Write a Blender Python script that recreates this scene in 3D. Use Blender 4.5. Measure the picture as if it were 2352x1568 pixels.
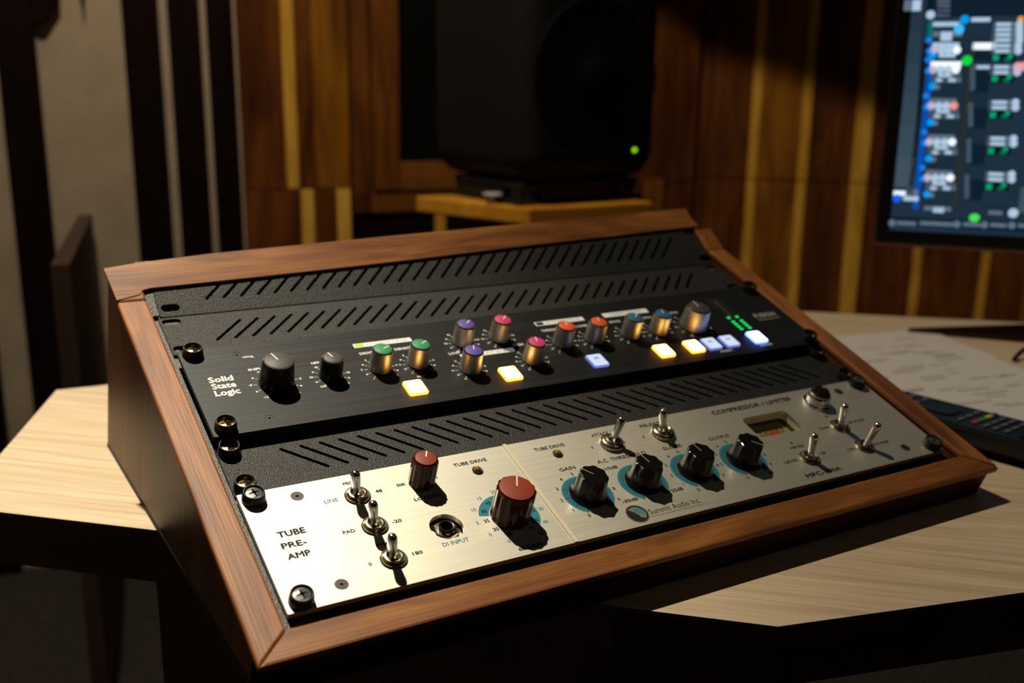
import bpy, bmesh, math, random
from mathutils import Vector, Matrix
random.seed(7)
for o in list(bpy.data.objects): bpy.data.objects.remove(o)
SC = bpy.context.scene
COL = SC.collection
PI = math.pi
MM = 0.001

# ------------------------------------------------------------------ camera, world, light, exposure
CAMX = ((0.862463, 0.112075, -0.493554), (-0.505984, 0.213514, -0.835699), (0.0117195, 0.970490, 0.240856))
CAMP = Vector((-136.06, -439.0, 247.54))            # millimetres
FPX = 2359.35
cd = bpy.data.cameras.new('camera'); cam = bpy.data.objects.new('camera', cd); COL.objects.link(cam)
m4 = Matrix(CAMX).to_4x4(); m4.translation = CAMP * MM
cam.matrix_world = m4
cd.sensor_width = 36.0; cd.lens = FPX * 36.0 / 2352.0
cd.clip_start = 0.02; cd.clip_end = 50
cd.dof.use_dof = True; cd.dof.focus_distance = 0.585; cd.dof.aperture_fstop = 6.3
SC.camera = cam
SC.view_settings.view_transform = 'Standard'; SC.view_settings.look = 'None'
SC.view_settings.exposure = 0.0; SC.view_settings.gamma = 1.0; SC.view_settings.use_curve_mapping = False
wd = bpy.data.worlds.new('world'); SC.world = wd; wd.use_nodes = True
wd.node_tree.nodes['Background'].inputs[0].default_value = (1.0, 0.75, 0.5, 1)
wd.node_tree.nodes['Background'].inputs[1].default_value = 0.002

def spot(name, loc, target, power, color, angle, blend, radius):
    l = bpy.data.lights.new(name, 'SPOT'); l.energy = power; l.color = color
    l.spot_size = math.radians(angle); l.spot_blend = blend; l.shadow_soft_size = radius
    o = bpy.data.objects.new(name, l); COL.objects.link(o)
    o.location = Vector(loc) * MM
    o.rotation_euler = (Vector(target) - Vector(loc)).to_track_quat('-Z', 'Y').to_euler()
    return o
LAMP = (-60, 700, 1880)
spot('lamp_centre', LAMP, (-200, 285, 0), 188.0, (1.0, 0.90, 0.70), 36, 1.0, 0.02)
spot('lamp_spread', LAMP, (-60, 701, 0), 80.0, (1.0, 0.86, 0.64), 98.6, 0.05, 0.02)
spot('wall_spot', (250, 1250, 1500), (420, 1760, 150), 2.5, (1.0, 0.74, 0.42), 80, 0.8, 0.03)
rl = bpy.data.lights.new('fill_light', 'POINT'); rl.energy = 1.6; rl.color = (1.0, 0.86, 0.70); rl.shadow_soft_size = 0.25  # unseen fill light, added to lift the darkest shadows
ro = bpy.data.objects.new('fill_light', rl); COL.objects.link(ro); ro.location = (0.9, -0.9, 1.55)

# ------------------------------------------------------------------ helpers
def pray(px, py):
    d = Vector(((px - 1176) / FPX, -(py - 784) / FPX, -1.0))
    return Matrix(CAMX) @ d
def hit(px, py, p, n):                       # where a sight line meets a real plane (millimetres)
    d = pray(px, py); n = Vector(n)
    return CAMP + d * ((Vector(p) - CAMP).dot(n) / d.dot(n))

class MB:
    def __init__(s): s.v = []; s.f = []
    def add(s, vs, fs, tr=None):
        b = len(s.v)
        s.v += [tuple(tr @ Vector(v)) if tr else tuple(v) for v in vs]
        s.f += [tuple(b + i for i in f) for f in fs]
        return s
    def box(s, x0, x1, y0, y1, z0, z1, tr=None):
        vs = [(x, y, z) for z in (z0, z1) for y in (y0, y1) for x in (x0, x1)]
        return s.add(vs, [(0, 2, 3, 1), (4, 5, 7, 6), (0, 1, 5, 4), (2, 6, 7, 3), (0, 4, 6, 2), (1, 3, 7, 5)], tr)
    def prism(s, poly, z0, z1, tr=None, top=None):
        n = len(poly); top = top or poly
        vs = [(p[0], p[1], z0) for p in poly] + [(p[0], p[1], z1) for p in top]
        fs = [tuple(range(n - 1, -1, -1)), tuple(range(n, 2 * n))] + [(i, (i + 1) % n, n + (i + 1) % n, n + i) for i in range(n)]
        return s.add(vs, fs, tr)
    def quad(s, a, b, c, d): return s.add([a, b, c, d], [(0, 1, 2, 3)])
    def lathe(s, prof, n=32, c=(0, 0, 0), tr=None, rf=None, closed=True):
        vs = []; fs = []
        for r, h in prof:
            for k in range(n):
                t = 2 * PI * k / n
                q = r * (rf(t, h) if rf else 1.0)
                vs.append((c[0] + q * math.cos(t), c[1] + q * math.sin(t), c[2] + h))
        for i in range(len(prof) - 1):
            for k in range(n):
                a = i * n + k; b = i * n + (k + 1) % n
                fs.append((a, b, b + n, a + n))
        if closed:
            fs.append(tuple(range(n - 1, -1, -1)))
            fs.append(tuple(range((len(prof) - 1) * n, len(prof) * n)))
        return s.add(vs, fs, tr)
    def tube(s, pts, r, n=10, closed=True):
        pts = [Vector(p) for p in pts]; vs = []; fs = []
        rr = r if isinstance(r, (list, tuple)) else [r] * len(pts)
        for i, p in enumerate(pts):
            t = (pts[min(i + 1, len(pts) - 1)] - pts[max(i - 1, 0)]).normalized()
            a = t.cross(Vector((0.013, 0.31, 0.95))).normalized(); b = t.cross(a)
            for k in range(n):
                an = 2 * PI * k / n
                vs.append(tuple(p + (a * math.cos(an) + b * math.sin(an)) * rr[i]))
        for i in range(len(pts) - 1):
            for k in range(n):
                q = i * n + k; w = i * n + (k + 1) % n
                fs.append((q, w, w + n, q + n))
        if closed: fs += [tuple(range(n - 1, -1, -1)), tuple(range((len(pts) - 1) * n, len(pts) * n))]
        return s.add(vs, fs)
    def mesh(s, name, m, smooth=None, org=(0, 0, 0)):
        me = bpy.data.meshes.new(name)
        o = Vector(org)
        me.from_pydata([tuple((Vector(v) - o) * MM) for v in s.v], [], s.f)
        bm = bmesh.new(); bm.from_mesh(me); bmesh.ops.recalc_face_normals(bm, faces=bm.faces); bm.to_mesh(me); bm.free()
        me.materials.append(m)
        if smooth is not None:
            for p in me.polygons: p.use_smooth = True
            me.set_sharp_from_angle(angle=math.radians(smooth))
        return me

ORG = {}
def org_of(o):
    while o is not None:
        if o.name in ORG: return ORG[o.name]
        o = o.parent
    return (0, 0, 0)
def part(name, mb, m, parent=None, smooth=None, bevel=None, label=None):
    me = mb.mesh(name, m, smooth, org_of(parent))
    o = bpy.data.objects.new(name, me); COL.objects.link(o); o.parent = parent
    if bevel:
        b = o.modifiers.new('bevel', 'BEVEL'); b.width = bevel * MM; b.segments = 2; b.limit_method = 'ANGLE'; b.angle_limit = 0.6
    if label: o['label'] = label
    return o
def inst(name, me, parent, loc=None, rz=0.0, label=None):
    o = bpy.data.objects.new(name, me); COL.objects.link(o); o.parent = parent
    if loc is not None:
        g = Vector(org_of(parent)); o.location = (Vector(loc) - g) * MM
    o.rotation_euler = (0, 0, rz)
    if label: o['label'] = label
    return o
def root(name, label, cat, loc, rx=0.0, org=None, group=None):
    o = bpy.data.objects.new(name, None); COL.objects.link(o)
    o.empty_display_size = 0.02
    o.location = Vector(loc) * MM; o.rotation_euler = (rx, 0, 0)
    o['label'] = label; o['category'] = cat
    if group: o['group'] = group
    ORG[o.name] = org if org is not None else loc
    return o
def tag(o, label, cat, group=None):
    o['label'] = label; o['category'] = cat
    if group: o['group'] = group
    return o
def struct(name, mb, m, parent=None, **k):
    o = part(name, mb, m, parent, **k)
    if parent is None: o['kind'] = 'structure'
    return o

def plate_mb(outer, holes, w0, w1):
    cu = bpy.data.curves.new('plate', 'CURVE'); cu.dimensions = '2D'; cu.fill_mode = 'BOTH'; cu.extrude = (w1 - w0) / 2
    for poly in [outer] + holes:
        sp = cu.splines.new('POLY'); sp.points.add(len(poly) - 1)
        for p, q in zip(sp.points, poly): p.co = (q[0], q[1], 0, 1)
        sp.use_cyclic_u = True
    o = bpy.data.objects.new('plate', cu); me = o.to_mesh()
    mb = MB(); mb.add([(v.co.x, v.co.y, v.co.z + (w0 + w1) / 2) for v in me.vertices], [tuple(p.vertices) for p in me.polygons])
    o.to_mesh_clear(); bpy.data.objects.remove(o); bpy.data.curves.remove(cu)
    return mb
def weld(mb):
    bm = bmesh.new(); vs = [bm.verts.new(v) for v in mb.v]
    for f in mb.f:
        try: bm.faces.new([vs[i] for i in f])
        except ValueError: pass
    bmesh.ops.remove_doubles(bm, verts=bm.verts, dist=0.001)
    bm.verts.index_update()
    r = MB(); r.v = [tuple(v.co) for v in bm.verts]; r.f = [tuple(v.index for v in f.verts) for f in bm.faces]; bm.free()
    return r
def circ(u, v, r, n=24): return [(u + r * math.cos(2 * PI * k / n), v + r * math.sin(2 * PI * k / n)) for k in range(n)]
def slot(u0, v0, u1, v1, r, n=5):
    a = math.atan2(v1 - v0, u1 - u0); out = []
    for k in range(n + 1): t = a - PI / 2 + PI * k / n; out.append((u1 + r * math.cos(t), v1 + r * math.sin(t)))
    for k in range(n + 1): t = a + PI / 2 + PI * k / n; out.append((u0 + r * math.cos(t), v0 + r * math.sin(t)))
    return out
def rrect(u0, u1, v0, v1, r, n=4):
    out = []
    for cx, cy, a in ((u1 - r, v1 - r, 0), (u0 + r, v1 - r, PI / 2), (u0 + r, v0 + r, PI), (u1 - r, v0 + r, 1.5 * PI)):
        for k in range(n + 1): t = a + PI / 2 * k / n; out.append((cx + r * math.cos(t), cy + r * math.sin(t)))
    return out

CAPH = []
def text_raw(s):
    cu = bpy.data.curves.new('t', 'FONT'); cu.body = s; cu.size = 1.0; cu.resolution_u = 2
    o = bpy.data.objects.new('t', cu); me = o.to_mesh()
    vs = [(v.co.x, v.co.y) for v in me.vertices]; fs = [tuple(p.vertices) for p in me.polygons]
    o.to_mesh_clear(); bpy.data.objects.remove(o); bpy.data.curves.remove(cu)
    return vs, fs
def text(mb, s, u, v, cap, w, width=None, bold=0.0, align='L', rot=0.0):
    """flat print: baseline left at (u, v), capital height cap, fitted to width; bold = extra half stroke"""
    if not CAPH:
        ys = [p[1] for p in text_raw('H')[0]]; CAPH.append(max(ys) - min(ys))
    vs, fs = text_raw(s)
    if not vs: return
    x0 = min(p[0] for p in vs); x1 = max(p[0] for p in vs)
    ky = (cap - 2 * bold) / CAPH[0]; kx = ((width - 2 * bold) / (x1 - x0)) if width else ky
    wd_ = kx * (x1 - x0) + 2 * bold
    sh = 0 if align == 'L' else (-wd_ / 2 if align == 'C' else -wd_)
    c, sn = math.cos(rot), math.sin(rot)
    offs = [(0, 0)] if bold == 0 else [(-bold, 0), (bold, 0), (0, bold), (0, -bold)]
    if bold > .25: offs += [(-bold / 2, 0), (bold / 2, 0)]
    for k, (ox, oy) in enumerate(offs):
        out = []
        for x, y in vs:
            a = (x - x0) * kx + sh + bold + ox; b = y * ky + bold - (cap / 2 if align == 'C' else 0) + oy
            out.append((u + a * c - b * sn, v + a * sn + b * c, w + .002 * k))
        mb.add(out, fs)
def letter(parent, m, s, *a, **k):
    mb = MB(); text(mb, s, *a, **k)
    return part('lettering', mb, m, parent)

# ------------------------------------------------------------------ materials
def nodes_of(name):
    m = bpy.data.materials.new(name); m.use_nodes = True
    return m, m.node_tree, m.node_tree.nodes['Principled BSDF']
def mat(name, base, rough=0.5, metal=0.0, spec=0.5, noise=None, bump=None, coat=0.0, emis=None, estr=0.0, rvar=0.0):
    """noise=(scale xyz, amount), bump=(scale xyz, strength, distance)"""
    m, t, p = nodes_of(name); L = t.links
    p.inputs['Base Color'].default_value = (*base, 1); p.inputs['Roughness'].default_value = rough
    p.inputs['Metallic'].default_value = metal; p.inputs['Specular IOR Level'].default_value = spec
    p.inputs['Coat Weight'].default_value = coat; p.inputs['Coat Roughness'].default_value = 0.1
    if emis: p.inputs['Emission Color'].default_value = (*emis, 1); p.inputs['Emission Strength'].default_value = estr
    if noise or bump or rvar:
        tc = t.nodes.new('ShaderNodeTexCoord')
        def nz(sc, det=3):
            mp = t.nodes.new('ShaderNodeMapping'); mp.inputs['Scale'].default_value = sc
            n = t.nodes.new('ShaderNodeTexNoise'); n.inputs['Scale'].default_value = 1.0; n.inputs['Detail'].default_value = det
            L.new(tc.outputs['Object'], mp.inputs['Vector']); L.new(mp.outputs[0], n.inputs['Vector']); return n
        if noise:
            n = nz(noise[0]); r = t.nodes.new('ShaderNodeValToRGB'); a = noise[1]
            r.color_ramp.elements[0].position = 0.3; r.color_ramp.elements[1].position = 0.7
            r.color_ramp.elements[0].color = (*[c * (1 - a) for c in base], 1)
            r.color_ramp.elements[1].color = (*[min(1, c * (1 + a)) for c in base], 1)
            L.new(n.outputs['Fac'], r.inputs[0]); L.new(r.outputs[0], p.inputs['Base Color'])
            if rvar:
                mr = t.nodes.new('ShaderNodeMapRange'); mr.inputs[3].default_value = rough - rvar; mr.inputs[4].default_value = rough + rvar
                L.new(n.outputs['Fac'], mr.inputs[0]); L.new(mr.outputs[0], p.inputs['Roughness'])
        if bump:
            n = nz(bump[0], 2); b = t.nodes.new('ShaderNodeBump'); b.inputs['Strength'].default_value = bump[1]; b.inputs['Distance'].default_value = bump[2]
            L.new(n.outputs['Fac'], b.inputs['Height']); L.new(b.outputs[0], p.inputs['Normal'])
    return m
def wood(name, dark, mid, light, axis='X', scale=1.0, rough=0.42, rings=18.0, fine=1.0, coat=0.0, seed=0.0, bump=0.15, turn=0.0, spec=0.3, pores=0.55):
    """grain stretched along one axis: broad distorted bands plus fine pores"""
    m, t, p = nodes_of(name); L = t.links
    tc = t.nodes.new('ShaderNodeTexCoord'); mp = t.nodes.new('ShaderNodeMapping')
    s = {'X': (1.2, rings, rings), 'Y': (rings, 1.2, rings), 'Z': (rings, rings, 1.2)}[axis]
    mp.inputs['Scale'].default_value = tuple(scale * q for q in s); mp.inputs['Location'].default_value = (seed, seed * 1.7, seed * 0.3)
    n1 = t.nodes.new('ShaderNodeTexNoise'); n1.inputs['Scale'].default_value = 1.0; n1.inputs['Detail'].default_value = 4; n1.inputs['Distortion'].default_value = 0.9
    vr = t.nodes.new('ShaderNodeVectorRotate'); vr.rotation_type = 'Z_AXIS'; vr.inputs['Angle'].default_value = turn
    L.new(tc.outputs['Object'], vr.inputs['Vector']); L.new(vr.outputs[0], mp.inputs[0]); L.new(mp.outputs[0], n1.inputs['Vector'])
    mp2 = t.nodes.new('ShaderNodeMapping'); f = 14.0 * fine
    mp2.inputs['Scale'].default_value = tuple(scale * q * (f if q > 5 else 3) for q in s)
    n2 = t.nodes.new('ShaderNodeTexNoise'); n2.inputs['Scale'].default_value = 1.0; n2.inputs['Detail'].default_value = 2
    L.new(vr.outputs[0], mp2.inputs[0]); L.new(mp2.outputs[0], n2.inputs['Vector'])
    r = t.nodes.new('ShaderNodeValToRGB'); e = r.color_ramp.elements
    e[0].position = 0.30; e[0].color = (*dark, 1); e[1].position = 0.72; e[1].color = (*light, 1)
    q = e.new(0.5); q.color = (*mid, 1)
    L.new(n1.outputs['Fac'], r.inputs[0])
    mx = t.nodes.new('ShaderNodeMix'); mx.data_type = 'RGBA'; mx.blend_type = 'MULTIPLY'; mx.inputs[0].default_value = pores
    r2 = t.nodes.new('ShaderNodeValToRGB'); r2.color_ramp.elements[0].position = 0.35; r2.color_ramp.elements[0].color = (0.55, 0.5, 0.45, 1)
    r2.color_ramp.elements[1].position = 0.6; r2.color_ramp.elements[1].color = (1, 1, 1, 1)
    L.new(n2.outputs['Fac'], r2.inputs[0]); L.new(r.outputs[0], mx.inputs[6]); L.new(r2.outputs[0], mx.inputs[7])
    L.new(mx.outputs[2], p.inputs['Base Color'])
    b = t.nodes.new('ShaderNodeBump'); b.inputs['Strength'].default_value = bump; b.inputs['Distance'].default_value = 0.0006
    L.new(n2.outputs['Fac'], b.inputs['Height']); L.new(b.outputs[0], p.inputs['Normal'])
    p.inputs['Roughness'].default_value = rough; p.inputs['Specular IOR Level'].default_value = spec; p.inputs['Coat Weight'].default_value = coat; p.inputs['Coat Roughness'].default_value = 0.25
    return m
def emit(name, c, s):
    m, t, p = nodes_of(name)
    p.inputs['Base Color'].default_value = (0.003, 0.003, 0.003, 1); p.inputs['Specular IOR Level'].default_value = 0.05; p.inputs['Emission Color'].default_value = (*c, 1); p.inputs['Emission Strength'].default_value = s
    return m
def glass(name, tint=(1, 1, 1), refl=0.06):
    m = bpy.data.materials.new(name); m.use_nodes = True; t = m.node_tree; t.nodes.clear()
    o = t.nodes.new('ShaderNodeOutputMaterial'); a = t.nodes.new('ShaderNodeBsdfTransparent'); g = t.nodes.new('ShaderNodeBsdfGlossy')
    g.inputs['Roughness'].default_value = 0.02; a.inputs[0].default_value = (*tint, 1); x = t.nodes.new('ShaderNodeMixShader')
    f = t.nodes.new('ShaderNodeFresnel'); f.inputs[0].default_value = 1.45
    gm = t.nodes.new('ShaderNodeNewGeometry'); iv = t.nodes.new('ShaderNodeMath'); iv.operation = 'SUBTRACT'; iv.inputs[0].default_value = 1.0; mu = t.nodes.new('ShaderNodeMath'); mu.operation = 'MULTIPLY'
    t.links.new(gm.outputs['Backfacing'], iv.inputs[1]); t.links.new(iv.outputs[0], mu.inputs[0]); t.links.new(f.outputs[0], mu.inputs[1]); t.links.new(mu.outputs[0], x.inputs[0]); t.links.new(a.outputs[0], x.inputs[1]); t.links.new(g.outputs[0], x.inputs[2]); t.links.new(x.outputs[0], o.inputs[0])
    return m

CABX = ((0.13, 0.040, 0.008), (0.26, 0.090, 0.018), (0.42, 0.175, 0.036))
M = {}
M['wood_x'] = wood('cabinet wood across', *CABX, axis='X', scale=6, rings=9, seed=3.1, rough=0.46, spec=0.45)
M['wood_y'] = wood('cabinet wood along', *[tuple(c * 1.15 for c in q) for q in CABX], axis='Y', scale=6, rings=9, seed=1.3, rough=0.46, spec=0.45)
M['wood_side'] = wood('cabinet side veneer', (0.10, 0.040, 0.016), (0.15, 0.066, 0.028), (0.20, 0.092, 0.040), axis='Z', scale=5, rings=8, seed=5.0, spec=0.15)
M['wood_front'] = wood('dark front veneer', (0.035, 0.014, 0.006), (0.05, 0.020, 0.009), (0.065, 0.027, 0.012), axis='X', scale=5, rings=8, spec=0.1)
M['steel'] = mat('black textured steel', (0.036, 0.0355, 0.035), 0.52, 0.8, 0.5, noise=((900, 900, 900), 0.45), bump=((1500, 650, 1200), 0.9, 0.0006))
M['rail'] = mat('rack rail steel', (0.085, 0.083, 0.080), 0.52, 0.6, 0.55, noise=((900, 900, 900), 0.4), bump=((1300, 700, 1200), 0.9, 0.0006))
M['dark'] = mat('dark interior steel', (0.006, 0.006, 0.006), 0.7)
M['anod'] = mat('brushed black anodised faceplate', (0.036, 0.037, 0.0385), 0.50, 0.85, 0.5, noise=((6, 900, 20), 0.25), bump=((14, 2600, 20), 0.25, 0.0003))
M['alu'] = mat('brushed cream aluminium faceplate', (0.72, 0.70, 0.60), 0.54, 0.93, 0.5, noise=((9, 800, 20), 0.06), bump=((20, 2500, 20), 0.22, 0.0003))
M['alu_edge'] = mat('bare aluminium edge', (0.45, 0.42, 0.34), 0.4, 0.6)
M['print_black'] = mat('black print', (0.016, 0.015, 0.014), 0.65, spec=0.2)
M['print_blue'] = mat('blue print', (0.035, 0.235, 0.32), 0.6, spec=0.2)
M['print_white'] = mat('white print', (0.80, 0.80, 0.76), 0.5)
M['print_grey'] = mat('grey print', (0.36, 0.36, 0.34), 0.5)
M['washer'] = mat('black plastic washer', (0.012, 0.012, 0.012), 0.35)
M['brass'] = mat('yellow passivated screw', (0.78, 0.55, 0.22), 0.22, 1.0)
M['blackscrew'] = mat('black oxide screw', (0.13, 0.13, 0.125), 0.38, 0.5)
M['recess'] = mat('screw recess', (0.004, 0.004, 0.004), 0.6)
M['capscrew'] = mat('dark countersunk screw', (0.075, 0.068, 0.060), 0.45, 0.6)
M['capblack'] = mat('black countersunk screw', (0.030, 0.030, 0.030), 0.42, 0.5)
M['chrome'] = mat('chrome', (0.82, 0.81, 0.79), 0.18, 1.0)
M['nickel'] = mat('nickel nut', (0.66, 0.58, 0.42), 0.24, 1.0, bump=((900, 900, 900), 0.15, 0.0003))
M['knob_alu'] = mat('brushed aluminium knob', (0.60, 0.59, 0.56), 0.48, 1.0, noise=((30, 30, 4000), 0.12))
M['knob_dark'] = mat('black aluminium knob', (0.022, 0.021, 0.020), 0.33, 0.6)
M['rim'] = mat('bright bevel rim', (0.75, 0.72, 0.65), 0.2, 1.0)
def cap(n, c): return mat(n, c, 0.55, bump=((1800, 1800, 1800), 0.3, 0.0002))
M['cap_grey'] = cap('charcoal cap', (0.065, 0.060, 0.054)); M['cap_green'] = cap('green cap', (0.035, 0.30, 0.115))
M['cap_violet'] = cap('violet cap', (0.125, 0.085, 0.40)); M['cap_pink'] = cap('pink cap', (0.70, 0.045, 0.19))
M['cap_orange'] = cap('orange cap', (0.90, 0.11, 0.02)); M['cap_blue'] = cap('blue cap', (0.025, 0.17, 0.33))
M['red_body'] = mat('dark red plastic', (0.055, 0.007, 0.005), 0.14, coat=0.3); M['red_cap'] = cap('red cap', (0.29, 0.036, 0.009))
M['bakelite'] = mat('black bakelite', (0.007, 0.007, 0.007), 0.22, coat=0.2)
M['amber'] = mat('amber lens', (0.30, 0.16, 0.02), 0.08, coat=0.5)
M['jewel'] = mat('dark jewel lens', (0.02, 0.008, 0.006), 0.05, coat=1.0)
M['btn_warm'] = emit('amber lit button', (1.0, 0.55, 0.13), 13.0); M['btn_warm_side'] = emit('amber button flank', (1.0, 0.33, 0.02), 5.0)
M['btn_cold'] = emit('pale blue lit button', (0.70, 0.80, 1.0), 0.95); M['btn_cold_side'] = emit('pale blue button flank', (0.25, 0.32, 1.0), 0.6)
M['btn_white'] = emit('bright white lit button', (0.34, 0.48, 1.0), 8.0); M['btn_white_side'] = emit('blue button flank', (0.10, 0.22, 1.0), 5.0)
M['btn_mark'] = emit('button symbol', (0.75, 0.34, 0.03), 0.6); M['btn_mark_cold'] = emit('button symbol cold', (0.42, 0.58, 0.85), 0.6)
M['led_green'] = emit('green meter led', (0.0, 1.0, 0.18), 0.95); M['led_off'] = mat('unlit led', (0.02, 0.022, 0.02), 0.3)
M['led_lime'] = emit('lime led window', (0.62, 1.0, 0.02), 0.95); M['spk_led'] = emit('speaker led', (0.35, 1.0, 0.0), 1.4)
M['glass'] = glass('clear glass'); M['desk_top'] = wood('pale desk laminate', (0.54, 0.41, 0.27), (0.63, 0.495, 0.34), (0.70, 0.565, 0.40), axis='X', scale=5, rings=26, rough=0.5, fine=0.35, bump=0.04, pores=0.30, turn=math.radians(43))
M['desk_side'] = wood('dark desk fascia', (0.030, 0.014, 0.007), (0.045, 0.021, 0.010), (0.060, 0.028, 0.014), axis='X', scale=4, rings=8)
M['band'] = mat('dark edge band', (0.05, 0.045, 0.035), 0.5)
M['speaker'] = mat('matt dark grey enclosure', (0.013, 0.0125, 0.0105), 0.65, spec=0.15, bump=((600, 600, 600), 0.2, 0.0004))
M['cone'] = mat('black woofer cone', (0.003, 0.003, 0.003), 0.7, spec=0.1); M['rubber'] = mat('black rubber', (0.006, 0.006, 0.006), 0.5)
M['badge'] = mat('grey badge print', (0.07, 0.07, 0.065), 0.4)
M['shelf'] = wood('honey wood shelf', (0.62, 0.26, 0.02), (0.78, 0.35, 0.03), (0.90, 0.44, 0.05), axis='X', scale=4, rings=8, spec=0.2)
M['plaster'] = mat('beige fabric wall', (0.42, 0.33, 0.235), 0.9, noise=((12, 12, 12), 0.10), bump=((400, 400, 400), 0.2, 0.0006))
M['slat'] = mat('dark stained slat', (0.007, 0.0025, 0.001), 0.6, noise=((30, 30, 3), 0.3), spec=0.08)
M['slat2'] = mat('brown stained board', (0.06, 0.032, 0.02), 0.6, noise=((30, 30, 3), 0.3))
WK = dict(axis='Z', scale=3, rings=8, rough=0.55, spec=0.12)
M['sap'] = wood('yellow sapwood', (0.62, 0.30, 0.030), (0.78, 0.41, 0.05), (0.90, 0.51, 0.08), **WK)
M['sap_pale'] = wood('pale yellow sapwood', (0.84, 0.45, 0.06), (0.93, 0.54, 0.08), (0.97, 0.60, 0.11), **WK)
M['heart'] = wood('dark heartwood', (0.065, 0.017, 0.003), (0.13, 0.037, 0.008), (0.22, 0.068, 0.011), **WK)
M['midwood'] = wood('orange brown wood', (0.15, 0.050, 0.006), (0.29, 0.105, 0.008), (0.40, 0.165, 0.012), seed=2.2, **WK)
M['frame'] = wood('window frame wood', (0.09, 0.028, 0.006), (0.17, 0.054, 0.010), (0.25, 0.085, 0.014), **WK)
WK['axis'] = 'X'
M['frame_h'] = wood('window rail wood', (0.13, 0.045, 0.008), (0.24, 0.08, 0.014), (0.32, 0.12, 0.02), **WK)
M['night'] = mat('night behind the window', (0.002, 0.003, 0.004), 0.6, spec=0.1)
M['paper'] = mat('white paper', (0.60, 0.56, 0.53), 0.8)
M['ink'] = mat('grey ink', (0.43, 0.42, 0.43), 0.8)
M['remote'] = mat('glossy black plastic', (0.006, 0.006, 0.007), 0.28); M['key_grey'] = mat('grey key print', (0.12, 0.12, 0.12), 0.4)
M['key_red'] = mat('red key', (0.45, 0.03, 0.03), 0.4); M['key_green'] = mat('green key', (0.02, 0.26, 0.10), 0.4); M['key_yellow'] = mat('yellow key', (0.62, 0.42, 0.02), 0.4); M['key_blue'] = mat('blue key', (0.02, 0.06, 0.25), 0.4)
M['bezel'] = mat('black bezel', (0.006, 0.006, 0.006), 0.25); M['chin'] = mat('lower edge with painted brown reflection', (0.24, 0.14, 0.08), 0.3, 0.6)
M['floor'] = mat('dark carpet', (0.03, 0.022, 0.018), 0.95, noise=((60, 60, 60), 0.3)); M['ceil'] = mat('dark ceiling', (0.035, 0.028, 0.024), 0.9)
M['meterface'] = mat('meter face', (0.30, 0.24, 0.085), 0.6); M['meter_red'] = mat('meter red arc', (0.55, 0.10, 0.03), 0.6); M['meter_dark'] = mat('meter housing', (0.02, 0.02, 0.016), 0.5)
M['adj'] = mat('satin metal adjuster', (0.75, 0.74, 0.72), 0.35, 0.3)
M['teal'] = mat('teal print', (0.03, 0.27, 0.33), 0.5)
M['cream'] = mat('cream divider strip', (0.78, 0.70, 0.50), 0.5)
M['label'] = mat('white label bar', (0.86, 0.88, 0.84), 0.45, emis=(1, 1, 0.97), estr=0.10)  # faint glow added to keep the printed bars bright; they are no lamps

# ------------------------------------------------------------------ room shell
FZ = -770.0; CZ = 2120.0; DZ = -31.0
NB = Vector((math.sin(math.radians(12)), math.cos(math.radians(12)), 0)); PB = CAMP + NB * 2250
TB = Vector((NB.y, -NB.x, 0))                                  # along the back wall, to the right
NR = Vector((0.74, 0.67, 0)).normalized(); PR = Vector((1536, 1505, 0)); TR_ = Vector((NR.y, -NR.x, 0))
def wall_frame(P, T, N):
    return Matrix(((T.x, -N.x, 0, P.x), (T.y, -N.y, 0, P.y), (0, 0, 1, 0), (0, 0, 0, 1)))   # x along wall, y out into the room, z up
FB = wall_frame(PB, TB, NB); FR = wall_frame(PR, TR_, NR)
def wx(px, py, P, N, T, off=0.0):
    h = hit(px, py, P - N * off, N); return (h - P).dot(T), h.z
def bx_(px, py, off=0.0): return wx(px, py, PB, NB, TB, off)
def rx_(px, py, off=0.0): return wx(px, py, PR, NR, TR_, off)
CORNER = bx_(1600, 300)[0]
mb = MB(); mb.box(-1700, CORNER + 20, -60, 0, FZ, CZ, FB); wall_back = struct('wall_back', mb, M['plaster'])
r0 = rx_(1600, 300)[0]
mb = MB(); mb.box(r0 - 120, r0 + 2700, -60, 0, FZ, CZ, FR); wall_right = struct('wall_right', mb, M['slat'])
cl = FB @ Vector((-1700, 0, 0)); 
mb = MB(); mb.box(cl.x - 60, cl.x, -1800, cl.y + 60, FZ, CZ); struct('wall_left', mb, M['plaster'])
mb = MB(); mb.box(cl.x - 60, 3600, -1860, -1800, FZ, CZ); struct('wall_front', mb, M['ceil'])
mb = MB(); mb.box(cl.x - 60, 3700, -1860, 2500, FZ - 40, FZ); struct('floor', mb, M['floor'])
mb = MB(); mb.box(cl.x - 60, 3700, -1860, 2500, CZ, CZ + 40); struct('ceiling', mb, M['ceil'])

# deep dark slats standing out of the beige wall on the left (positions along the wall, millimetres)
def slat(a, b, deep, m=None, z0=FZ, z1=CZ - 2):
    mb = MB(); mb.box(a, b, 0.5, deep, z0 + 2, z1, FB); part('slat', mb, m or M['slat'], wall_back)
def slat_px(pl, pr, y, deep):                 # left edge at the wall, right edge at the front
    slat(bx_(pl, y)[0], bx_(pr, y, deep)[0], deep)
slat_px(300, 379, 300, 20); slat_px(401, 470, 300, 20); slat_px(487, 543, 300, 20)
a0 = bx_(20, 400, 24)[0]; a1 = bx_(112, 400)[0]; slat(a0, a1, 24)
slat(a0 - 190, a0 - 55, 24); slat(a0 - 420, a0 - 250, 24)
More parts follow.
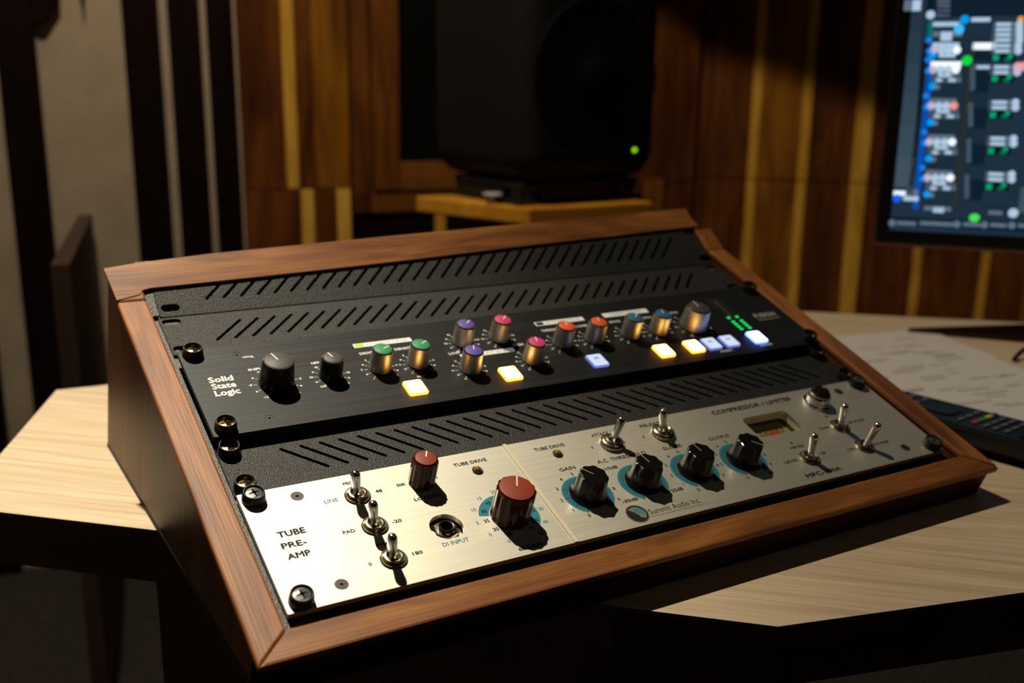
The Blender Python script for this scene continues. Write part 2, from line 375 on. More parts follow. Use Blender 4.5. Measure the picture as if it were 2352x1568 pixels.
# wood panelling right of the slats
def plank(F, parent, x0, x1, z0, z1, y1, m, y0=0.5):
    mb = MB(); mb.box(x0, x1, y0, y1, z0, z1, F); return part('plank', mb, m, parent, bevel=0.8)
zj = bx_(690, 434, 30)[1]
for l, r, m, th in ((556, 655, 'heart', 30), (655, 684, 'sap', 31), (684, 722, 'heart', 30), (722, 772, 'midwood', 31), (772, 804, 'midwood', 30)):
    plank(FB, wall_back, bx_(l, 300, 30)[0], bx_(r, 300, 30)[0] - 0.8, zj + 1.5, CZ - 4, th, M[m])
for l, r, m, th in ((566, 693, 'heart', 36), (693, 722, 'sap_pale', 37), (722, 775, 'heart', 36), (775, 807, 'sap_pale', 37)):
    plank(FB, wall_back, bx_(l, 490, 36)[0], bx_(r, 490, 36)[0] - 0.8, FZ + 4, zj - 1.5, th, M[m])
# window in the back wall
wl = bx_(806, 300, 30)[0]; wr = bx_(1508, 300, 20)[0]
zb0 = bx_(900, 488, 20)[1]; zb1 = bx_(900, 436, 20)[1]; zi1 = bx_(980, 372, 20)[1]
wi = bx_(857, 300, 20)[0]; wg = bx_(919, 300, 20)[0]
mb = MB(); mb.box(wg - 3, wr - (wg - wl) + 3, 1, 6, zi1 - 3, CZ - 150, FB); win = struct('window_1', mb, M['night'])
mb = MB(); mb.box(wg - 2, wr - (wg - wl) + 2, 8, 11, zi1 - 2, CZ - 150, FB); part('pane', mb, M['glass'], win)
for a, b, y1 in ((wl, wi - 4, 16), (wi, wg, 22)):
    for s in (0, 1):
        x0, x1 = (a, b) if s == 0 else (wl + wr - b, wl + wr - a)
        mb = MB(); mb.box(x0, x1, 1, y1, zb1 if y1 == 22 else zb0, CZ - 80, FB); part('stile', mb, M['frame'], win, bevel=1.5)
mb = MB(); mb.box(wg, wr - (wg - wl), 1, 22, zb1, zi1, FB); part('lower_rail', mb, M['frame_h'], win, bevel=1.5)
mb = MB(); mb.box(wl, wr, 1, 16, zb0, zb1 - 4, FB); part('sill_board', mb, M['frame_h'], win, bevel=1.5)
plank(FB, wall_back, wl, wr, FZ + 4, zb0 - 2, 8, M['slat'])
plank(FB, wall_back, bx_(1000, 520, 14)[0], bx_(1024, 520, 14)[0], FZ + 4, zb0 - 2, 14, M['sap'], y0=8.5)
plank(FB, wall_back, wr + 1, CORNER - 14, zj + 1.5, CZ - 4, 24, M['heart'])
plank(FB, wall_back, bx_(1478, 430, 26)[0], bx_(1522, 430, 26)[0], FZ + 4, zj + 8, 26, M['midwood'], y0=24.5)
plank(FB, wall_back, bx_(1524, 430, 26)[0], CORNER - 14, FZ + 4, zj - 1.5, 24, M['heart'])
# planks of the right wall
zr = rx_(1700, 409)[1]
cols = [(1560, 'heart'), (1576, 'sap'), (1600, 'heart'), (1655, 'heart'), (1722, 'sap'), (1745, 'midwood'), (1838, 'sap'), (1862, 'heart'), (1963, 'sap'), (2003, 'heart'), (2060, 'heart'), (2128, 'sap'), (2150, 'heart'), (2225, 'heart'), (2290, 'sap'), (2312, 'heart'), (2400, 'midwood'), (2480, 'sap'), (2510, 'heart'), (2640, 'sap'), (2670, 'heart'), (2860, 'midwood')]
for i in range(len(cols) - 1):
    x0 = rx_(cols[i][0], 300, 14)[0]; x1 = rx_(cols[i + 1][0], 300, 14)[0] - 0.6
    th = 14 + (i * 7 % 3) * 1.2
    plank(FR, wall_right, x0, x1, zr + 1.5, CZ - 4, th, M[cols[i][1]])
    plank(FR, wall_right, x0, x1, FZ + 4, zr - 1.5, th + 1, M[cols[i][1]])

# pointed acoustic wedges high on the beige wall
for poly, lab in ((((64, -60), (66, 8), (74, 43), (86, 53), (102, 50), (134, 0), (150, -60)), 'larger black pointed acoustic wedge at the top left of the beige wall'),
                  (((168, -60), (186, 14), (190, 14), (212, -60)), 'smaller black acoustic wedge right of the larger one on the beige wall')):
    mb = MB(); tri = [bx_(x, y, 24) for x, y in poly]; tri[0] = (tri[0][0], tri[0][1] + 260); tri[-1] = (tri[-1][0], tri[-1][1] + 260)
    T = FB @ Matrix(((1, 0, 0, 0), (0, 0, 1, 0), (0, 1, 0, 0), (0, 0, 0, 1)))
    mb.prism(tri, 0.8, 24, T)
    tag(part('acoustic_wedge', mb, M['slat'], bevel=1), lab, 'acoustic panel')
# low partition board standing in front of the wall at the left
q0 = hit(212, 492, PB - NB * 30, NB); zt = q0.z
q1 = hit(160, 606, (0, 0, zt), (0, 0, 1)); d_ = (q1 - q0); d_.z = 0; ln = d_.length; d_.normalize(); s_ = Vector((d_.y, -d_.x, 0))
if s_.x > 0: s_ = -s_
mb = MB(); FP = Matrix(((d_.x, s_.x, 0, q0.x), (d_.y, s_.y, 0, q0.y), (0, 0, 1, 0), (0, 0, 0, 1)))
mb.box(0, ln, 0, 26, FZ, zt, FP); tag(part('partition_board', mb, M['slat2'], bevel=1), 'narrow dark brown upright board end-on before the beige wall left of the rack', 'board')

# ------------------------------------------------------------------ desk
deskp = [(-131, 305), (-23, 203), (105, 77), (177, -23), (241, -84), (393, -125), (760, -230), (1280, 115), (1052, 315), (854, 490), (690, 634), (300, 600), (5, 560), (-35, 564)]
desk = root('desk', 'pale wood-grain desk with dark edges carrying the slanted rack', 'desk', (240, 250, FZ))
mb = MB(); mb.prism(deskp, DZ - 1.2, DZ - .25); part('desktop', mb, M['desk_top'], desk)
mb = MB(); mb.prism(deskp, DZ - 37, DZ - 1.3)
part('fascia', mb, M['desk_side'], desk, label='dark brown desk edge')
def inset(poly, d):
    c = Vector((sum(p[0] for p in poly) / len(poly), sum(p[1] for p in poly) / len(poly)))
    return [tuple(c + (Vector(p) - c) * (1 - d)) for p in poly]
for i in (13, 0, 1, 2, 3, 4, 5, 6):
    mb = MB()
    a, b = Vector(deskp[i]), Vector(deskp[(i + 1) % len(deskp)]); n_ = Vector(((b - a).y, -(b - a).x)).normalized() * 0.4
    mb.prism([tuple(a), tuple(a + n_), tuple(b + n_), tuple(b)], DZ - 2.4, DZ - .22); part('edge_band', mb, M['band'], desk)
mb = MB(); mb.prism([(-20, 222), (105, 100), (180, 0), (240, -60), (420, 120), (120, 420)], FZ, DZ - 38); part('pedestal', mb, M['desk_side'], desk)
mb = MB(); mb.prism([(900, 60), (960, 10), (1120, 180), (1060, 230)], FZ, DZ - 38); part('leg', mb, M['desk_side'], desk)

# ------------------------------------------------------------------ slanted rack cabinet (panel frame: u right, v up the slope, w out of the panel)
TH = math.radians(21.0); AL = math.radians(20.0)
CT, ST = math.cos(TH), math.sin(TH)
def wbot(v): return (DZ - ST * v) / CT                     # desk surface seen in panel coordinates
rack = root('rack_cabinet', 'slanted reddish wooden rack cabinet standing on the desk', 'rack', (0, 0, 0), TH, (0, 0, 0))
KV, KW, BV = 286.0, 4.0, 345.0
ca, sa = math.cos(AL), math.sin(AL)
def fac(s, off=0.0): return (KV + s * ca - off * sa, KW + s * sa + off * ca)      # upper facet
tv, tw = fac(58)
def side_poly(inset_): return [(-26.0, -1.1), (KV, -1.1), fac(16, -5.2), (322, 3), (331, -1), (BV, wbot(BV)), (-26.0, wbot(-26.0))]
SW = Matrix(((0, 0, 1, 0), (1, 0, 0, 0), (0, 1, 0, 0), (0, 0, 0, 1)))           # (v, w, u) -> (u, v, w)
for u0, u1 in ((-20.5, -6.0), (486.0, 500.5)):
    mb = MB(); mb.prism(side_poly(1.5), u0, u1, SW); part('side_panel', mb, M['wood_side'], rack)
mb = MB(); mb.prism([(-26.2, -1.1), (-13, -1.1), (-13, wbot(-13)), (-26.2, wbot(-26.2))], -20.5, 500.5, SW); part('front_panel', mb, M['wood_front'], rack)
mb = MB(); mb.prism([(317, 0), (331, -1.5), (BV - 1, wbot(BV - 1)), (BV - 15, wbot(BV - 15))], -6, 486, SW); part('back_panel', mb, M['wood_side'], rack)
mb = MB(); mb.prism([(-13, wbot(-13) + 1), (BV - 16, wbot(BV - 16) + 1), (BV - 16, wbot(BV - 16) + 9), (-13, wbot(-13) + 9)], -6, 486, SW); part('base_panel', mb, M['dark'], rack)
mb = MB(); mb.prism([(-26, wbot(-26) + .1), (BV, wbot(BV) + .1), (BV, wbot(BV) + 2.6), (-26, wbot(-26) + 2.6)], -21.0, -20.45, SW); part('contact_shadow_strip', mb, M['dark'], rack)  # thin dark strip painting the gap shadow where the left side meets the desk
# frame rails, mitred at the lower corners
def rail(uo, ui, mname):
    mb = MB()
    a = [(uo, -28.5), (ui, -11.0 if ui < 200 else -11.5), (ui, KV), (uo, KV)]
    mb.prism(a, -1, KW)
    return part('frame_rail', mb, M[mname], rack, bevel=1.4)
rail(-23.2, -4.8, 'wood_y'); rail(503.8, 485.2, 'wood_y')
for uo, ui in ((-23.2, -4.8), (503.8, 484.5)):
    mb = MB(); vs = []
    for u in (uo, ui):
        vs += [(u, KV, -1), (u, KV, KW), (u, *fac(25 if u > 200 else 24)), (u, *fac(25 if u > 200 else 24, -5))]
    mb.add(vs, [(0, 1, 2, 3), (4, 7, 6, 5), (1, 5, 6, 2), (0, 4, 5, 1), (3, 2, 6, 7), (0, 3, 7, 4)])
    part('frame_rail', mb, M['wood_y'], rack, bevel=1.4)
mb = MB(); mb.prism([(-23.2, -28.5), (503.8, -30.0), (485.2, -11.5), (-4.8, -11.0)], -1, KW); part('frame_rail', mb, M['wood_x'], rack, bevel=1.4)
# top board lies slightly askew over the upper end
def facet_uv(px, py, off):
    R = Matrix(((1, 0, 0), (0, CT, -ST), (0, ST, CT)))
    n = R @ Vector((0, -sa, ca)); v_, w_ = fac(0, off); p = R @ Vector((0, v_, w_))
    h = hit(px, py, p, n); q = R.transposed() @ h
    return q
pts = [(237, 616), (316, 604), (480, 584), (900, 541), (1300, 505), (1575, 478), (1590, 502), (1605, 520), (1180, 568), (900, 601.5), (600, 636), (345, 661.5), (331, 665), (322, 674), (300, 640)]
pts = [(237, 616), (316, 603), (480, 582), (900, 541), (1300, 504), (1575, 478), (1588, 500), (1605, 519), (1180, 567.5), (900, 601.5), (600, 635), (346, 661.5), (329, 666), (322, 676), (268, 690)]
off = 0.45; top = [facet_uv(x, y, off) for x, y in pts]
nrm = Vector((0, -sa, ca)); mb = MB(); n = len(top)
vs = [tuple(q) for q in top] + [tuple(q - nrm * 1.6) for q in top]
mb.add(vs, [tuple(range(n)), tuple(range(2 * n - 1, n - 1, -1))] + [(i, (i + 1) % n, n + (i + 1) % n, n + i) for i in range(n)])
part('top_board', mb, M['wood_x'], rack, bevel=0.35)
mb = MB(); mb.prism([(320, 6), (fac(27)[0] + 9, fac(27)[1] - 5), (333, 2), (331, -3), (318, -3)], -20, 500, SW); part('top_panel', mb, M['wood_x'], rack)
# perforated black rack rails
for u0, u1 in ((-4.7, 17), (466, 485)):
    hs = []
    cu_ = 7.4 if u0 < 100 else 474.6
    for k in range(21): hs.append(circ(cu_, 6.35 + 6.35 + k * 13.2, 2.6, 10))
    mb = plate_mb([(u0, -10.8), (u1, -10.8), (u1, 285), (u0, 285)], hs, -7.0, -5.0); part('rack_rail', weld(mb), M['rail'], rack)
    ue = (u0, 1.2) if u0 < 100 else (484.4, 484.45)
    mb = MB(); vv = [(u, *fac(q, o_)) for u in ue for q, o_ in ((-13, -3.4), (-13, -1.8), (20, -1.8), (20, -3.4))]
    mb.add(vv, [(0, 1, 2, 3), (4, 7, 6, 5), (1, 5, 6, 2), (0, 4, 5, 1), (3, 2, 6, 7), (0, 3, 7, 4)]); part('rail_end', mb, M['rail'], rack)
    mb = MB(); vv = [(u, *p) for u in (u0, u1) for p in ((276, -7.0), (276, -5.2), (276 + 50 * ca, -5.2 + 50 * sa), (276 + 50 * ca, -7.0 + 50 * sa))]
    mb.add(vv, [(0, 1, 2, 3), (4, 7, 6, 5), (1, 5, 6, 2), (0, 4, 5, 1), (3, 2, 6, 7), (0, 3, 7, 4)]); part('rack_rail', mb, M['rail'], rack)

# ------------------------------------------------------------------ rack screws with cup washers
def washer_mesh(h=6.0):
    mb = MB(); mb.lathe([(3.2, 0), (6.5, 0), (6.55, 1.0), (6.0, h - .8), (5.7, h), (5.25, h), (4.7, h - 1.0), (4.5, h - 3.2), (3.2, h - 3.4)], 28, closed=False)
    return mb.mesh('cup_washer', M['washer'], 35)
WASH = washer_mesh(); 
def head_mesh(m, h, dome):
    cr = [(1.0, .45), (3.0, .35), (3.0, -.35), (1.0, -.45), (.45, -1.0), (.35, -3.0), (-.35, -3.0), (-.45, -1.0), (-1.0, -.45), (-3.0, -.35), (-3.0, .35), (-1.0, .45), (-.45, 1.0), (-.35, 3.0), (.35, 3.0), (.45, 1.0)]
    mb = weld(plate_mb(circ(0, 0, 4.4, 28), [cr[::-1]], h - 1.2, h))
    mb.v = [(x, y, z - (0.055 * (x * x + y * y) if z > h - .5 else 0) * dome) for x, y, z in mb.v]
    return mb.mesh('screw_head', m, 30)
HEAD_BR = head_mesh(M['brass'], 4.4, 1.0); HEAD_BK = head_mesh(M['blackscrew'], 5.6, 0.6)
mbx = MB(); mbx.lathe([(3.9, 1.0), (3.9, 3.0)], 20); RECM = mbx.mesh('recess', M['recess'])
def rack_screw(parent, u, v, w, kind, rz):
    s = inst('rack_screw', HEAD_BK if kind == 'black' else HEAD_BR, parent, (u, v, w), rz, 'black cross-head screw' if kind == 'black' else 'brass cross-head screw')
    inst('cup_washer', WASH, s); inst('recess', RECM, s)
    return s

# ------------------------------------------------------------------ vent panels
def vent(label, v0, forward, du, screws, holes, org, rx, face=-3.0, base=0.0):
    """local coordinates: u, s from the lower edge, w"""
    r = root('vent_panel', label, 'rack panel', org, rx, (0, 0, 0), 'slotted vent panels of the rack')
    hs = []
    for k in range(34):
        ub = 30.9 + du + 12.04 * k
        a = (ub, 12.2, ub + 20.9, 32.7) if forward else (ub + 26.2, 11.9, ub + 5.2, 33.0)
        hs.append(slot(a[0], a[1], a[2], a[3], 1.15))
    for u, s in holes: hs.append(slot(u - 3.2, s, u + 3.2, s, 3.1))
    mb = weld(plate_mb(rrect(du * .4, 482.6 + du * .4, 0, 43.6, 1.6), hs, -1.6, 0)); part('plate', mb, M['steel'], r)
    for s0_ in (1, 41):
        mb = MB(); mb.box(22 + du, 460 + du, s0_, s0_ + 1.6, -10, -1.7); part('flange', mb, M['dark'], r)
    for u, s in screws: rack_screw(r, u, s, 0, 'brass', random.uniform(-.6, .6))
    return r
def panel_pt(u, v, w): return (u, CT * v - ST * w, ST * v + CT * w)
vent('black vent panel with reverse-slanted slots between the two units', 89.4, False, 0, [(6.9, 5.8), (6.9, 37.6), (474.6, 5.8), (474.6, 37.6)], [], panel_pt(0, 89.4, -3.0), TH)
vent('black vent panel with forward-slanted slots just above the black unit', 228.3, True, 0, [], [(7.2, 6.6), (7.4, 38.6), (475.4, 6.6), (475.4, 38.6)], panel_pt(0, 228.3, -3.0), TH)
vent('topmost black vent panel, tilted up under the wooden top board', 272.6, True, 4.0, [], [(9.6, 7.2), (9.6, 38.6), (477.5, 7.2), (477.5, 38.6)], panel_pt(0, 272.6, -2.4), TH + AL)

# ------------------------------------------------------------------ black stereo processor
FW = 4.5
proc = root('audio_processor', 'black two-unit audio processor with coloured knobs and lit buttons', 'audio unit', panel_pt(0, 133.5, -5), TH, (0, 133.5, -5))
mb = weld(plate_mb(rrect(0, 482.6, 133.5, 221.6, 1.0), [circ(u, v, 2.9, 14) for u, v in ((34.8, 210.5), (35.2, 143.2), (249.1, 209.9), (249.5, 143.4), (447, 210.3), (447.5, 143.3))], 1.5, FW))
part('faceplate', mb, M['anod'], proc)
mb = MB(); mb.box(19, 463, 135, 220, -60, 1.4); part('chassis', mb, M['dark'], proc)
for u0 in (3, 463.5):
    mb = MB(); mb.box(u0, u0 + 15.5, 134.5, 220.5, -4.9, 1.4); part('rack_ear', mb, M['dark'], proc)
def csk_mesh(r, m):
    mb = weld(plate_mb(circ(0, 0, r, 20), [circ(0, 0, r * .30, 6)[::-1]], -0.8, -0.12)); mb.lathe([(r * .33, -1.6), (r * .33, -0.8)], 8); return mb.mesh('socket_screw', m)
CS1 = csk_mesh(2.75, M['capblack']); CS2 = csk_mesh(3.55, M['capscrew'])
for u, v in ((34.8, 210.5), (35.2, 143.2), (249.1, 209.9), (249.5, 143.4), (447, 210.3), (447.5, 143.3)): inst('socket_screw', CS1, proc, (u, v, FW))
for u, v in ((8.2, 139.7), (8.4, 215.8), (474.6, 139.7), (474.4, 215.8)): rack_screw(proc, u, v, FW, 'brass', random.uniform(-.5, .5))
WHITE = MB(); GREY = MB()
def knob_meshes(h, rb, rt, side, capm):
    b = MB(); b.lathe([(rb, 0.6), (rb, 1.4), (rt + .1, h - .9), (rt, h - .5)], 40, closed=True); body = b.mesh('knob', side, 40)
    q = MB(); q.lathe([(rt, h - .5), (rt - .5, h), (rt - 1.0, h), (rt - 1.05, h - .4)], 40, closed=False); ring = q.mesh('bevel_rim', M['rim'], 40)
    t = MB(); t.lathe([(rt - 1.05, h - .6), (rt - 1.05, h + .25), (rt - 1.3, h + .4)], 40); capme = t.mesh('cap', capm, 40)
    l = MB(); l.box(rt * .08, rt - 1.15, -.42, .42, h + .3, h + .46); ptr = l.mesh('pointer', M['print_white'])
    return body, ring, capme, ptr
KN = {}
def knob(u, v, ang, h, rb, rt, side, cap_, label, ticks):
    key = (h, rb, side, cap_)
    if key not in KN: KN[key] = knob_meshes(h, rb, rt, M[side], M[cap_])
    b, r, c, p = KN[key]
    k = inst('knob', b, proc, (u, v, FW), math.radians(ang), label)
    inst('bevel_rim', r, k); inst('cap', c, k); inst('pointer', p, k)
    R = rb + 1.1
    n = 11
    for i in range(n):
        t = math.radians(230 - 280 * i / (n - 1)); big = i % 2 == 0
        c_, s_ = math.cos(t), math.sin(t); r1 = R + (2.2 if big else 1.5); wdt = .16
        WHITE.add([(u + R * c_ - wdt * s_, v + R * s_ + wdt * c_, FW + .04), (u + R * c_ + wdt * s_, v + R * s_ - wdt * c_, FW + .04), (u + r1 * c_ + wdt * s_, v + r1 * s_ - wdt * c_, FW + .04), (u + r1 * c_ - wdt * s_, v + r1 * s_ + wdt * c_, FW + .04)], [(0, 1, 2, 3)])
        if big:
            text(WHITE, ticks[i // 2], u + (r1 + 1.7) * c_, v + (r1 + 1.7) * s_, 1.9, FW + .04, align='C', bold=.10)
        elif i in (1, 3, 7, 9):
            WHITE.add([(x, y, FW + .04) for x, y in circ(u + (r1 + 1.5) * c_, v + (r1 + 1.5) * s_, .75, 8)], [tuple(range(8))])
S12 = ('-12', '-8', '-4', '4', '8', '12'); S9 = ('-9', '-6', '-3', '3', '6', '9'); S10 = ('1', '3', '5', '7', '9', '11'); SF = ('30', '50', '70', '90', '110', '140'); SH = ('8', '10', '12', '14', '16', '20')
knob(49.6, 175.4, 106, 17.2, 11.0, 9.5, 'knob_dark', 'cap_grey', 'large black knob with charcoal cap', S12)
knob(85.0, 175.4, 106, 14.3, 7.5, 6.9, 'knob_dark', 'cap_grey', 'small black knob with charcoal cap', ('OFF', '30', '40', '50', '55', '60'))
for u, v, a, c, l, s in ((119.3, 176.2, 25, 'green', 'green-capped silver knob', S10), (146.4, 176.2, 29, 'green', 'green-capped silver knob', S10), (188.4, 193.0, 38, 'violet', 'violet-capped silver knob', SF), (217.7, 193.0, 43, 'pink', 'pink-capped silver knob', SH),
        (178.9, 162.2, 65, 'violet', 'violet-capped silver knob', S9), (228.4, 162.2, 73, 'pink', 'pink-capped silver knob', S9), (261.5, 176.4, 69, 'orange', 'orange-capped silver knob', S10), (289.5, 176.4, 67, 'orange', 'orange-capped silver knob', S10),
        (322.2, 176.2, 43, 'blue', 'blue-capped silver knob', S9), (348.9, 176.2, 71, 'blue', 'blue-capped silver knob', S9)):
    knob(u, v, a, 15.5, 7.4, 6.9, 'knob_alu', 'cap_' + c, l, s)
knob(383.6, 176.6, 89, 17.2, 11.0, 9.5, 'knob_alu', 'cap_grey', 'large silver knob with charcoal cap', S12)
# lit push buttons
def button_meshes(top, side):
    a = MB(); a.prism(rrect(-6.6, 6.6, -7.2, 7.2, 1.6), 0.1, 1.5); a.prism(rrect(-6.6, 6.6, -7.2, 7.2, 1.6), 1.5, 1.75, top=rrect(-6.15, 6.15, -6.75, 6.75, 1.4))
    b = MB(); b.prism(rrect(-6.1, 6.1, -6.7, 6.7, 1.4), 1.5, 1.95, top=rrect(-5.9, 5.9, -6.5, 6.5, 1.3))
    return a.mesh('push_button', side), b.mesh('lens', top)
BW = button_meshes(M['btn_warm'], M['btn_warm_side']); BC = button_meshes(M['btn_cold'], M['btn_cold_side']); BB = button_meshes(M['btn_white'], M['btn_white_side'])
def tri_mark(m):
    mb = MB()
    mb.add([(x, y, 2.0) for x, y in ((-2.2, 1.2), (-1.5, 1.2), (-1.5, 3.4), (-2.2, 3.4), (1.5, 1.2), (2.2, 1.2), (2.2, 3.4), (1.5, 3.4), (-1.5, 3.0), (1.5, 3.0), (1.5, 3.4), (-1.5, 3.4))], [(0, 1, 2, 3), (4, 5, 6, 7), (8, 9, 10, 11)])
    return mb.mesh('symbol', m)
SYW = tri_mark(M['btn_mark'])
mb = MB(); mb.add([(-2.4, .9, 2.0), (2.4, .9, 2.0), (1.9, 3.0, 2.0), (-1.9, 3.0, 2.0)], [(0, 1, 2, 3)]); SYC = mb.mesh('symbol', M['btn_mark_cold'])
for u, k, lab in ((133.2, BW, 'amber lit square button'), (204.0, BW, 'amber lit square button'), (275.6, BC, 'pale blue lit square button'), (335.5, BW, 'amber lit square button'), (364.2, BW, 'amber lit square button with symbol'), (381.3, BC, 'pale blue lit square button'), (399.2, BC, 'pale blue lit square button'), (427.9, BB, 'bright white lit square button')):
    o = inst('push_button', k[0], proc, (u, 150.2, FW), 0, lab); inst('lens', k[1], o)
    if u == 364.2: inst('symbol', SYW, o)
    if k is BC: inst('symbol', SYC, o)
# white title bars, each with its own lettering
PB_ = MB()
def bar(u0, u1, v0, v1, s, lm, tu0, tu1):
    mb = MB(); mb.prism(rrect(u0, u1, v0, v1, .5, 2), FW + .01, FW + .12); o = part('title_bar', mb, M['label'], proc)
    if lm:
        mb = MB(); mb.prism(rrect(u0 + 1.0, u0 + 7.0, v0 + .7, v1 - .7, .4, 2), FW + .13, FW + .2); part('indicator', mb, M[lm], o)
    letter(o, M['print_grey'], s, tu0, v0 + 1.35, v1 - v0 - 2.6, FW + .16, width=tu1 - tu0)
bar(111.6, 154.0, 202.0, 206.6, 'VINTAGE DRIVE', 'led_lime', 120.5, 151)
bar(179.5, 221.9, 175.2, 179.7, 'VIOLET EQ', None, 187, 215)
bar(254.3, 297.3, 201.5, 206.4, 'HF COMPRESSOR', 'led_off', 263, 294)
bar(315.7, 358.4, 201.6, 207.2, 'STEREO IMAGE', None, 322, 352)
for s, u, v, cap_, wdt in (('INPUT', 37.0, 191.5, 2.5, 12.5), ('O/L', 40.0, 205.5, 2.2, None), ('HPF', 77.5, 190.0, 2.5, None), ('DRIVE', 112.3, 193.6, 2.7, None), ('DENSITY', 137.5, 193.6, 2.7, None), ('LOW', 172.5, 180.8, 2.7, None), ('HIGH', 223.5, 180.8, 2.7, None),
        ('THRESHOLD', 254.5, 193.6, 2.7, 18), ('X-OVER', 283.5, 193.6, 2.7, 12), ('SPACE', 315.5, 193.8, 2.7, None), ('WIDTH', 343.5, 193.8, 2.7, None), ('OUTPUT', 369.5, 195.6, 2.7, None), ('MIN', 140.0, 161.0, 2.2, None), ('INSERT', 383.5, 139.3, 2.4, 12), ('BYPASS', 424.0, 139.3, 2.4, 12)):
    letter(proc, M['print_white'], s, u, v, cap_, FW + .04, width=wdt, bold=.13)
# maker's mark, three stacked lines with slab feet
MARK = MB()
for s, u, v, wdt in (('Solid', 10.6, 184.4, 15.2), ('State', 10.9, 177.6, 14.8), ('Logic', 10.9, 170.6, 15.4)):
    text(MARK, s, u, v, 5.7, FW + .04, width=wdt, bold=.27)
for u, v, ww in ((10.7, 170.6, 3.6), (10.6, 176.0, 1.6)):
    MARK.add([(u, v, FW + .045), (u + ww, v, FW + .045), (u + ww, v + .8, FW + .045), (u, v + .8, FW + .045)], [(0, 1, 2, 3)]) if v < 175 else None
part('lettering', MARK, M['print_white'], proc, label='bold white maker lettering in three lines')
letter(proc, M['print_grey'], 'FUSION', 449.5, 175.8, 5.6, FW + .04, width=23, bold=.30); letter(proc, M['print_grey'], 'STEREO ANALOGUE COLOUR', 449.0, 172.0, 1.6, FW + .04, width=24, bold=.08)
for k, s in enumerate(('+20', '+12', '+6', '+3', '0', '-3', '-6')): text(GREY, s, 428.4, 204 - k * 3.4, 1.3, FW + .045, align='C')
part('scale_marks', WHITE, M['print_white'], proc)['kind'] = 'stuff'; part('scale_marks', GREY, M['print_grey'], proc)['kind'] = 'stuff'
mb = MB(); mb.prism(rrect(37.2, 42.0, 205.4, 207.6, .8, 3), FW + .01, FW + .3); part('overload_light', mb, M['print_grey'], proc)
LEDM = {}
for nme, mm in (('on', 'led_green'), ('off', 'led_off')):
    mb = MB(); mb.prism(rrect(-1.35, 1.35, -1.15, 1.15, .5, 3), 0.02, 0.35); LEDM[nme] = mb.mesh('meter_led', M[mm])
mb = MB(); mb.prism(rrect(421.5, 435.8, 161.8, 209, .6, 2), FW + .005, FW + .03); mtr = part('level_meter', mb, M['dark'], proc)
for u in (424.0, 432.8):
    for v, on in ((164.2, 1), (167.7, 1), (171.2, 1), (174.7, 1), (180.8, 1), (186, 0), (189.5, 0), (193, 0), (196.5, 0), (200, 0), (203.5, 0)):
        inst('meter_led', LEDM['on' if on else 'off'], mtr, (u, v, FW), 0, 'lit green led' if on else 'unlit led')

# ------------------------------------------------------------------ silver channel strip
strip = root('channel_strip', 'cream aluminium two-unit channel strip with toggles, red and black knobs', 'audio unit', panel_pt(0, 0, -5), TH, (0, 0, -5))
CSK = [(30.9, 78.6), (31.3, 10.5), (452.2, 78.6), (452.4, 10.6)]
holes = [circ(u, v, 3.65, 20) for u, v in CSK] + [circ(101, 33, 9.7, 32), rrect(347.3, 389.2, 48.7, 70.6, 4.5)]
mb = weld(plate_mb(rrect(0, 482.6, 0, 88.1, .8), holes, -3.2, 0)); part('faceplate', mb, M['alu'], strip, bevel=0.25)
mb = weld(plate_mb([(19, 1.5), (463, 1.5), (463, 86.5), (19, 86.5)], [circ(101, 33, 11.5, 20), rrect(345.5, 391, 47, 72.3, 2)], -22, -3.3)); part('chassis', mb, M['dark'], strip)
for u0 in (3, 463.5):
    mb = MB(); mb.box(u0, u0 + 15.5, 1, 87, -4.9, -3.3); part('rack_ear', mb, M['dark'], strip)
for u, v in CSK: inst('socket_screw', CS2, strip, (u, v, 0))
for i, (u, v) in enumerate(((8.6, 6.1), (7.6, 82.2), (474.6, 6.3), (474.2, 82.2))): rack_screw(strip, u, v, 0, 'black', (0.15, 0.2, 0.5, 0.1)[i])
mb = MB(); mb.box(165.6, 168.2, -0.3, 88.4, 0.02, 0.9); part('divider_strip', mb, M['cream'], strip, bevel=.3)
# toggle switches
def nut_meshes():
    a = MB(); a.lathe([(3.3, .1), (7.4, .1), (7.5, .5), (7.0, 1.0), (6.5, 1.0), (6.3, 1.4), (5.4, 2.1), (5.2, 2.6), (4.4, 2.8), (3.6, 2.4), (3.0, 1.2)], 36, closed=False)
    kn = lambda t, h: 1.0 + (0.022 * (1 if int(t / (2 * PI) * 96) % 2 else -1) if h < 2.6 else 0)
    b = MB(); b.lathe([(3.6, .1), (7.9, .1), (8.0, 1.2), (7.9, 2.4), (7.2, 3.2), (6.0, 3.9), (5.6, 3.9), (5.2, 4.6), (4.0, 5.0), (3.2, 4.6), (2.6, 3.4)], 96, rf=kn, closed=False)
    return a.mesh('toggle_switch', M['nickel'], 35), b.mesh('toggle_switch', M['nickel'], 35)
NUT, NUTD = nut_meshes()
mb = MB(); mb.lathe([(1.9, 0), (2.1, 5), (2.65, 13.5), (2.85, 15.5), (2.8, 17.4), (2.4, 18.8), (1.5, 19.7), (.4, 20.0)], 24); LEV = mb.mesh('lever', M['chrome'], 50)
mb = MB(); mb.lathe([(3.1, .4), (3.1, 1.2)], 16); HOLE = mb.mesh('bushing_hole', M['recess'])
def toggle(u, v, tu, tv_, dome, label):
    o = inst('toggle_switch', NUTD if dome else NUT, strip, (u, v, 0), 0, label)
    inst('bushing_hole', HOLE, o)
    l = inst('lever', LEV, o); l.rotation_euler = Vector((tu, tv_, 18.0)).to_track_quat('Z', 'Y').to_euler(); 
    return o
